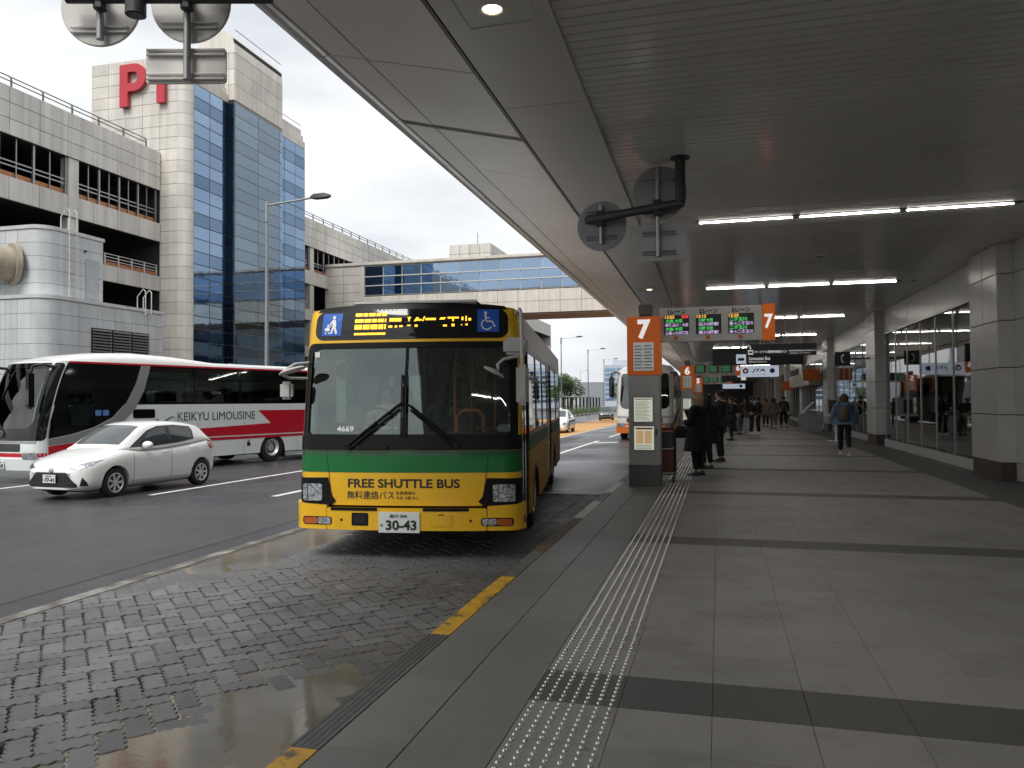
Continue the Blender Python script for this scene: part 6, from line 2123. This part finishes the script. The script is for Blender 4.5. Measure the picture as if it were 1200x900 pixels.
sv.update(len=4.3, ax0=.85, ax1=3.4, wheel=.33,
          w=[(0, .6), (.05, .7), (.2, .80), (.5, .86), (2, .87), (3.9, .86), (4.2, .80), (4.3, .74)],
          bot=[(0, .3), (.1, .24), (.5, .22), (3.8, .22), (4.3, .36)],
          top=[(0, .70), (.06, .80), (.2, .9), (.6, .97), (1.0, 1.04), (2, 1.04), (4.0, 1.08), (4.3, 1.0)],
          roof=[(.95, 1.04), (1.3, 1.3), (1.65, 1.55), (2.1, 1.66), (3.2, 1.66), (3.9, 1.58), (4.15, 1.3), (4.25, 1.1)],
          wbelt=[(.95, .74), (1.5, .80), (3.6, .81), (4.25, .78)], wroof=[(.95, .70), (1.6, .64), (3.5, .64), (4.25, .74)],
          win=[(1.3, 1.08), (1.75, 1.48), (2.2, 1.58), (3.7, 1.55), (3.9, 1.12)],
          panes=[[(1.5, 1.1), (1.82, 1.46), (2.2, 1.54), (2.4, 1.54), (2.4, 1.1)], [(2.5, 1.54), (3.6, 1.5), (3.78, 1.14), (2.5, 1.1)]],
          tail=[(4.1, .9), (4.22, .9), (4.22, 1.05), (4.08, 1.05)],
          ws=[(-.64, 1.03), (.64, 1.03), (.56, 1.68), (-.56, 1.68)], rear_ws=[(-.56, 3.95), (.56, 3.95), (.6, 4.14), (-.6, 4.14)], platez=.5,
          front=[('grille', rrect(-.40, .40, .58, .74, .03), black_pl, .004, .01), ('headlight*', rrect(.46, .74, .66, .78, .04), lens_c, .004, .012), ('air_intake', rrect(-.5, .5, .3, .44, .03), black_pl, .004, .01)])
car((-12.9, 91.5, zr(-12.9, 91)), 6, 'dark grey tall car approaching past the hedge', sv, mat('car_grey', (.09, .095, .105), rough=.3, coat=.5), fine=False)
# ================================================================ people
skin_m = mat('skin', (.48, .29, .20), rough=.55, var=.06)
eye_m = mat('eye_dark', (.02, .015, .012), rough=.2)
def cloth(name, col, rough=.85): return mat('cloth_' + name, col, rough=rough, var=.18, scale=14, bump=.25, bscale=40)
def skinmesh(name, pts, edges, m, parent, lv=1):
    """continuous surface grown round joints: pts = [(x, y, z, rx, ry)]"""
    me = bpy.data.meshes.new(name)
    me.from_pydata([p[:3] for p in pts], edges, [])
    o = bpy.data.objects.new(name, me)
    put(o, parent)
    md = o.modifiers.new('skin', 'SKIN')
    md.use_smooth_shade = True
    if not me.skin_vertices:
        me.attributes.new('skin', 'FLOAT', 'POINT')
    for i, p in enumerate(pts):
        sv_ = me.skin_vertices[0].data[i]
        sv_.radius = (p[3], p[4])
        sv_.use_root = (i == 0)
    ss = o.modifiers.new('sub', 'SUBSURF')
    ss.levels = lv
    ss.render_levels = lv
    me.materials.append(m)
    return o
def hand(parent, wr, d, side, k):
    """palm, four fingers of unequal length and a thumb from the side of the palm"""
    wr, d = Vector(wr), Vector(d).normalized()
    sdv = Vector((side, 0, 0))
    sdv = (sdv - d * sdv.dot(d)).normalized()
    nrm = d.cross(sdv)
    b = MB()
    fwd = Vector((0, 1, 0))
    fwd = (fwd - d * fwd.dot(d))
    fwd = fwd.normalized() if fwd.length > .1 else nrm
    oth = d.cross(fwd)
    def rg(c, a, e): return [c + fwd * a * math.cos(2 * math.pi * i / 10) + oth * e * math.sin(2 * math.pi * i / 10) for i in range(10)]
    b.rings([rg(wr - d * .02 * k, .026 * k, .02 * k), rg(wr + d * .03 * k, .036 * k, .016 * k), rg(wr + d * .085 * k, .042 * k, .014 * k)])
    for i, ln in enumerate((.062, .074, .080, .070)):
        c = wr + d * .08 * k + fwd * (-.031 + .021 * i) * k
        cu = oth * (.014 * side) * k
        b.tube([c, c + d * ln * .5 * k + cu * .5, c + d * ln * .95 * k + cu * 1.8], [.0095 * k, .0085 * k, .0065 * k], 6)
    c = wr + d * .03 * k + fwd * .03 * k
    b.tube([c, c + (d * .6 + fwd * .8).normalized() * .035 * k, c + (d * .9 + fwd * .4).normalized() * .07 * k], [.012 * k, .010 * k, .007 * k], 6)
    return b.build('hand', skin_m, parent, smooth=True)
def person(loc, rz, label, pose='stand', h=1.68, top=None, bottom=None, hair=(.015, .012, .010), shoe=None, coat=None, style='short',
           arms='down', wide=1.0, bag=None, hood=False, lean=0.0, group=None, scarf=None):
    t = root('person', loc, rz, label=label, cat='person', group=group)
    k = h / 1.70
    dz = -.42 if pose == 'sit' else (-.02 if pose == 'walk' else 0)
    def q(x, y, z, rx, ry=None):
        ly = lean * max(0, z - .95) if pose != 'sit' else 0
        return (x * k, (y + ly) * k, (z) * k, rx * k, (ry or rx) * k)
    A = {}
    if pose == 'walk':
        A['L'] = [(-.09, .0, .92 + dz), (-.09, .16, .52), (-.09, .26, .11), (-.09, .40, .06)]
        A['R'] = [(.09, .0, .92 + dz), (.09, .03, .50), (.09, -.28, .20), (.09, -.22, .05)]
    elif pose == 'sit':
        A['L'] = [(-.10, .0, .50), (-.12, .40, .50), (-.12, .40, .09), (-.12, .56, .04)]
        A['R'] = [(.10, .0, .50), (.12, .40, .50), (.12, .40, .09), (.12, .56, .04)]
    else:
        A['L'] = [(-.09, .0, .92), (-.10, .025, .50), (-.105, -.02, .09), (-.125, .14, .035)]
        A['R'] = [(.09, .0, .92), (.10, .015, .50), (.105, -.03, .09), (.13, .13, .035)]
    arm = {}
    for s, n in ((-1, 'L'), (1, 'R')):
        if arms == 'down': a = [(s * (.10 + .085 * wide), 0, 1.40), (s * (.14 + .105 * wide), -.03, 1.12), (s * (.16 + .09 * wide), .06, .88)]
        elif arms == 'front': a = [(s * (.10 + .085 * wide), 0, 1.40), (s * (.14 + .11 * wide), -.02, 1.14), (s * .12, .24, 1.12)]
        elif arms == 'swing': a = [(s * .19 * wide, 0, 1.40), (s * .27 * wide, -.08 * s, 1.14), (s * .33 * wide, -.14 * s + .04, .93)]
        elif arms == 'one': a = [(s * .185 * wide, 0, 1.40), (s * .25 * wide, -.03, 1.13), ((s * .10, .26, 1.24) if s > 0 else (s * .26, .05, .88))]
        arm[n] = [(x, y, z + dz) for x, y, z in a]
    # body: one continuous skinned surface
    pts = [q(0, 0, .94 + dz, .13, .10), q(0, 0, 1.12 + dz, .125, .09), q(0, 0, 1.30 + dz, .145, .095), q(0, -.005, 1.43 + dz, .085, .07), q(0, .0, 1.50 + dz, .05), q(0, .015, 1.565 + dz, .068, .078), q(0, .012, 1.63 + dz, .075, .085), q(0, .005, 1.685 + dz, .05, .055)]
    ed = [(i, i + 1) for i in range(7)]
    def chain(base, ps, rs):
        i = len(pts)
        for j, (p, r_) in enumerate(zip(ps, rs)):
            pts.append(q(*p, r_))
            ed.append((base if j == 0 else i + j - 1, i + j))
    for n in 'LR':
        chain(0, A[n][:3], (.085, .055, .036))
        chain(3, arm[n], (.055, .042, .030))
    chain(5, [(0, .112, 1.575 + dz)], (.012,))
    skinmesh('body', pts, ed, skin_m, t, 2)
    # face details: eyes and ears
    for s in (-1, 1):
        ly = lean * (1.6 - .95) if pose != 'sit' else 0
        MB().ball((s * .030 * k, (.098 + ly) * k, (1.605 + dz) * k), (.012 * k, .008 * k, .008 * k), 8, 6).build('eye', eye_m, t)
        MB().ball((s * .082 * k, (.01 + ly) * k, (1.59 + dz) * k), (.012 * k, .022 * k, .032 * k), 8, 6).build('ear', skin_m, t, smooth=True)
    ly = lean * .65 if pose != 'sit' else 0
    MB().ball((0, (.090 + ly) * k, (1.535 + dz) * k), (.022 * k, .012 * k, .006 * k), 8, 5).build('mouth', mat('lips', (.35, .12, .10), rough=.5), t)
    # trousers
    bm_ = bottom or cloth('black', (.012, .012, .014))
    pt = [q(0, 0, .95 + dz, .155, .125), q(0, 0, 1.02 + dz, .15, .12)]
    e2 = [(0, 1)]
    for n in 'LR':
        i = len(pt)
        rr_ = (.105, .078, .062)
        for j, (p, r_) in enumerate(zip(A[n][:3], rr_)):
            pt.append(q(p[0], p[1], p[2] + (.02 if j == 2 else 0), r_))
            e2.append((0 if j == 0 else i + j - 1, i + j))
    skinmesh('trousers', pt, e2, bm_, t)
    # jacket with sleeves
    tm = top or bm_
    w_ = wide
    jt = [q(0, 0, 1.18 + dz, .165 * w_, .135 * w_), q(0, 0, .98 + dz, .17 * w_, .14 * w_), q(0, 0, 1.34 + dz, .18 * w_, .135 * w_), q(0, -.005, 1.435 + dz, .12, .095), q(0, 0, 1.475 + dz, .07, .07)]
    e3 = [(0, 1), (0, 2), (2, 3), (3, 4)]
    for n in 'LR':
        i = len(jt)
        for j, (p, r_) in enumerate(zip(arm[n], (.082, .064 * w_, .05 * w_))):
            jt.append(q(*p, r_))
            e3.append((3 if j == 0 else i + j - 1, i + j))
    skinmesh('jacket', jt, e3, tm, t)
    if coat:      # long coat skirt hanging from the waist with folds
        b = MB()
        rs = []
        for j in range(7):
            f_ = j / 6
            z = (1.10 + dz) + (coat - 1.10 - dz) * f_
            rs.append([((.175 + .055 * f_) * w_ * math.cos(2 * math.pi * i / 28) * (1 + .05 * f_ * math.sin(i * 2.6)) * k,
                        (.135 + .06 * f_) * w_ * math.sin(2 * math.pi * i / 28) * (1 + .05 * f_ * math.sin(i * 2.6)) * k, z * k) for i in range(28)])
        b.rings(rs)
        b.build('coat_skirt', tm, t, smooth=True)
    # shoes
    sm_ = shoe or cloth('shoe', (.015, .014, .013), .4)
    for n in 'LR':
        a, toe = Vector(A[n][2]), Vector(A[n][3])
        d = (toe - a)
        d.z = 0
        d = d.normalized() if d.length else Vector((0, 1, 0))
        sd2 = Vector((d.y, -d.x, 0))
        b = MB()
        base = max(0.0, min(a.z - .09, toe.z - .035))
        def rg(f_, wd, ht, z0=0.0):
            c = a + d * f_
            return [tuple((c + sd2 * wd * math.cos(R(x)) + Vector((0, 0, 0))).to_2d() * k) + ((base + z0 + ht * max(0, math.sin(R(x)))) * k,) for x in range(0, 360, 30)]
        b.rings([rg(-.07, .025, .06, .003), rg(-.05, .042, .095), rg(.03, .045, .10), rg(.10, .048, .065), rg(.165, .045, .05), rg(.20, .022, .035, .003)])
        b.build('shoe', sm_, t, smooth=True)
    for s, n in ((-1, 'L'), (1, 'R')):
        e_, w2 = Vector(arm[n][1]), Vector(arm[n][2])
        dd = (w2 - e_).normalized()
        lyy = lean * max(0, w2.z - .95) if pose != 'sit' else 0
        hand(t, ((w2 + dd * .02) + Vector((0, lyy, 0))) * k, dd, s, k)
    # hair: cap with uneven locks, longer at the back for bobs
    hm = mat('hair_%02d%02d' % (int(hair[0] * 100), int(hair[1] * 100)), hair, rough=.5, var=.3, scale=40)
    b = MB()
    n_, m_ = 22, 14
    zc = 1.615 + dz
    rs = []
    low = {'short': -.35, 'bob': -.95, 'long': -1.0}[style]
    for j in range(m_ + 1):
        tt = math.pi / 2 - (math.pi / 2 - low * 1.15) * j / m_
        row = []
        for i in range(n_):
            u = 2 * math.pi * i / n_
            face = max(0, math.sin(u)) ** 1.5           # towards the face
            t2 = max(tt, -.1 + .75 * face + (0.10 if style == 'short' else 0) * (1 - face))if face > .25 else tt
            if style == 'short': t2 = max(t2, -.55 + .5 * face)
            rr_ = 1 + .05 * math.sin(i * 3.1 + j) + .03 * math.sin(i * 7.3)
            rx = .098 * (1.22 if style != 'short' and t2 < .5 else 1.05) * rr_
            x = rx * math.cos(t2) * math.cos(u)
            y = .115 * rr_ * (1.1 if style != 'short' else 1.0) * math.cos(t2) * math.sin(u) - .008
            z = zc + (.112 * math.sin(t2) if t2 > 0 else (.16 if style == 'bob' else .27 if style == 'long' else .12) * math.sin(t2))
            if style != 'short' and t2 < -.2:           # hanging hair keeps its width
                x = rx * math.cos(-.2) * math.cos(u) * .96
                y = .115 * rr_ * math.cos(-.2) * math.sin(u) - .012
            row.append((x * k, (y + ly) * k, z * k))
        rs.append(row)
    b.rings(rs)
    b.build('hair', hm, t, smooth=60)
    if bag == 'backpack':
        b = MB()
        for j, (z, rx, ry) in enumerate(((1.02, .11, .06), (1.06, .15, .09), (1.2, .155, .10), (1.34, .13, .08), (1.40, .08, .05))):
            pass
        def rg2(z, rx, ry): return [(rx * math.cos(2 * math.pi * i / 16) * k - .03 * k, (-.20 + ry * math.sin(2 * math.pi * i / 16)) * k, z * k) for i in range(16)]
        b.rings([rg2(.93, .09, .05), rg2(.96, .15, .08), rg2(1.08, .165, .10), rg2(1.24, .14, .085), rg2(1.34, .09, .06), rg2(1.37, .03, .03)])
        bb = b.build('backpack', mat('bag_brown', (.085, .065, .045), rough=.6, var=.5, scale=18), t, smooth=True)
        MB().tube([(-.12 * k, -.16 * k, 1.33 * k), (-.13 * k, -.05 * k, 1.47 * k), (-.13 * k, .12 * k, 1.38 * k)], .016, 6).build('strap', mat('bag_strap', (.05, .035, .025), rough=.6), bb)
        MB().tube([(.08 * k, -.16 * k, 1.33 * k), (.12 * k, -.05 * k, 1.47 * k), (.13 * k, .12 * k, 1.38 * k)], .016, 6).build('strap', mat('bag_strap', (.05, .035, .025)), bb)
    elif bag == 'tote':
        b = MB().bx(-.05, .05, .22, .56, .78, 1.02)
        b.build('bag', cloth('black', (.012, .012, .014)), t, bevel=.04)
        MB().tube([(0, .28, 1.02), (0, .30, 1.13), (0, .44, 1.13), (0, .46, 1.02)], .012, 6).build('bag_strap', cloth('black', (.012, .012, .014)), t)
    elif bag == 'side':
        MB().bx(.24, .36, -.12, .16, .72, 1.0).build('bag', mat('bag_tan', (.22, .15, .09), rough=.7, var=.2), t, bevel=.04)
        MB().tube([(.30, .02, 1.0), (.24, 0, 1.25), (.10, -.02, 1.46)], .012, 6).build('bag_strap', mat('bag_tan', (.22, .15, .09)), t)
    if scarf:
        MB().tube([(.085 * math.cos(R(a)) * k, .085 * math.sin(R(a)) * k, (1.46 + dz) * k) for a in range(0, 361, 30)], .026, 8).build('shirt_collar', scarf, t, smooth=True)
    return t
def onfloor(u, v):
    hz = 469.5 - .006 * (u - 600)
    d = 1.6 * 910 / (v - hz)
    q = rv * ((u - 600) / 910 * d) + fv * d
    return (q.x, q.y, 0.0)
K_ = cloth('black', (.012, .012, .014))
NV = cloth('charcoal', (.025, .026, .03))
GR = cloth('grey', (.20, .20, .20))
TN = cloth('tan', (.20, .14, .09))
DN = cloth('denim', (.10, .15, .24))
WH = cloth('white', (.60, .60, .58))
white_shoe = cloth('white_shoe', (.65, .65, .63), .5)
person(onfloor(817, 557), 62, 'person with blond bob and long black coat waiting by the number seven post', h=1.69, top=K_, coat=.52, hair=(.30, .21, .12), style='bob', bag='tote', arms='front', wide=1.42)
person(onfloor(827, 549), 50, 'dark-haired person in black coat behind the blond one', h=1.72, top=K_, coat=.58, style='long', wide=1.45)
person(onfloor(843, 541), 78, 'person in dark suit with white collar looking towards the road', h=1.82, top=NV, coat=.85, style='short', scarf=WH, bag='side', wide=1.2)
person(onfloor(989, 534), -4, 'person in denim jacket with brown backpack walking away', pose='walk', h=1.74, top=DN, hair=(.06, .035, .02), style='bob', bag='backpack', arms='down', coat=.86, wide=1.4, shoe=white_shoe, lean=.05)
grp = 'people waiting further along the walkway'
person(onfloor(856, 516), 100, 'person in black down jacket just past the dark suit', h=1.68, top=K_, wide=1.2, arms='front', coat=.8)
person(onfloor(866, 509), 60, 'person in striped trousers bending over luggage', h=1.6, top=NV, bottom=cloth('stripe', (.16, .16, .16)), lean=.45, arms='front')
person(onfloor(880, 509), -75, 'person in black with white shoes holding the pale suitcase', h=1.70, top=K_, shoe=white_shoe, arms='front')
person(onfloor(888, 509), 80, 'person in black jacket and white shoes facing the suitcase holder', h=1.68, top=NV, shoe=white_shoe, arms='one', wide=1.15)
person(onfloor(906, 502.5), 0, 'person in pale grey top walking away with tan bag', pose='walk', h=1.66, top=GR, bottom=TN, style='bob', bag='side', arms='down', wide=1.2)
person(onfloor(918, 501.5), 8, 'person in black top walking away beside the pale grey one', pose='walk', h=1.74, top=K_, bag='backpack', arms='down')
person(onfloor(897, 500), 170, 'person in tan coat coming along the walkway', h=1.64, top=TN, coat=.7, style='long', arms='one')
person(onfloor(872, 500), 200, 'person in brown coat far along the queue', h=1.62, top=cloth('brown', (.09, .06, .04)), coat=.75, style='bob')
person(onfloor(861, 497), 90, 'person in charcoal coat far along the queue', h=1.68, top=NV, coat=.7, wide=1.1)
person(onfloor(884, 495.5), 15, 'person in white shirt far along the walkway', h=1.70, top=WH)
person(onfloor(850, 495), 95, 'person in black near the number six post', h=1.7, top=K_, coat=.8)
# passengers and driver
BM = bus.matrix_basis.copy()
def inbus(x, y, z=.66): return tuple(BM @ Vector((x, y, z)))
person(inbus(-.62, 1.50), 189, 'bus driver in white shirt seated behind the windscreen', pose='sit', h=1.70, top=WH, arms='front')
person(inbus(.50, 3.0), 189, 'passenger in dark jacket seated right of the aisle', pose='sit', h=1.72, top=NV, arms='front')
person(inbus(.98, 3.0), 187, 'passenger in black seated by the door side window', pose='sit', h=1.66, top=K_, style='long', arms='front')
person(inbus(-.45, 4.35), 189, 'passenger in grey seated left of the aisle', pose='sit', h=1.70, top=GR, arms='front')
person(inbus(.12, 2.75), 200, 'passenger in dark clothes standing in the aisle', h=1.68, top=K_, arms='front')
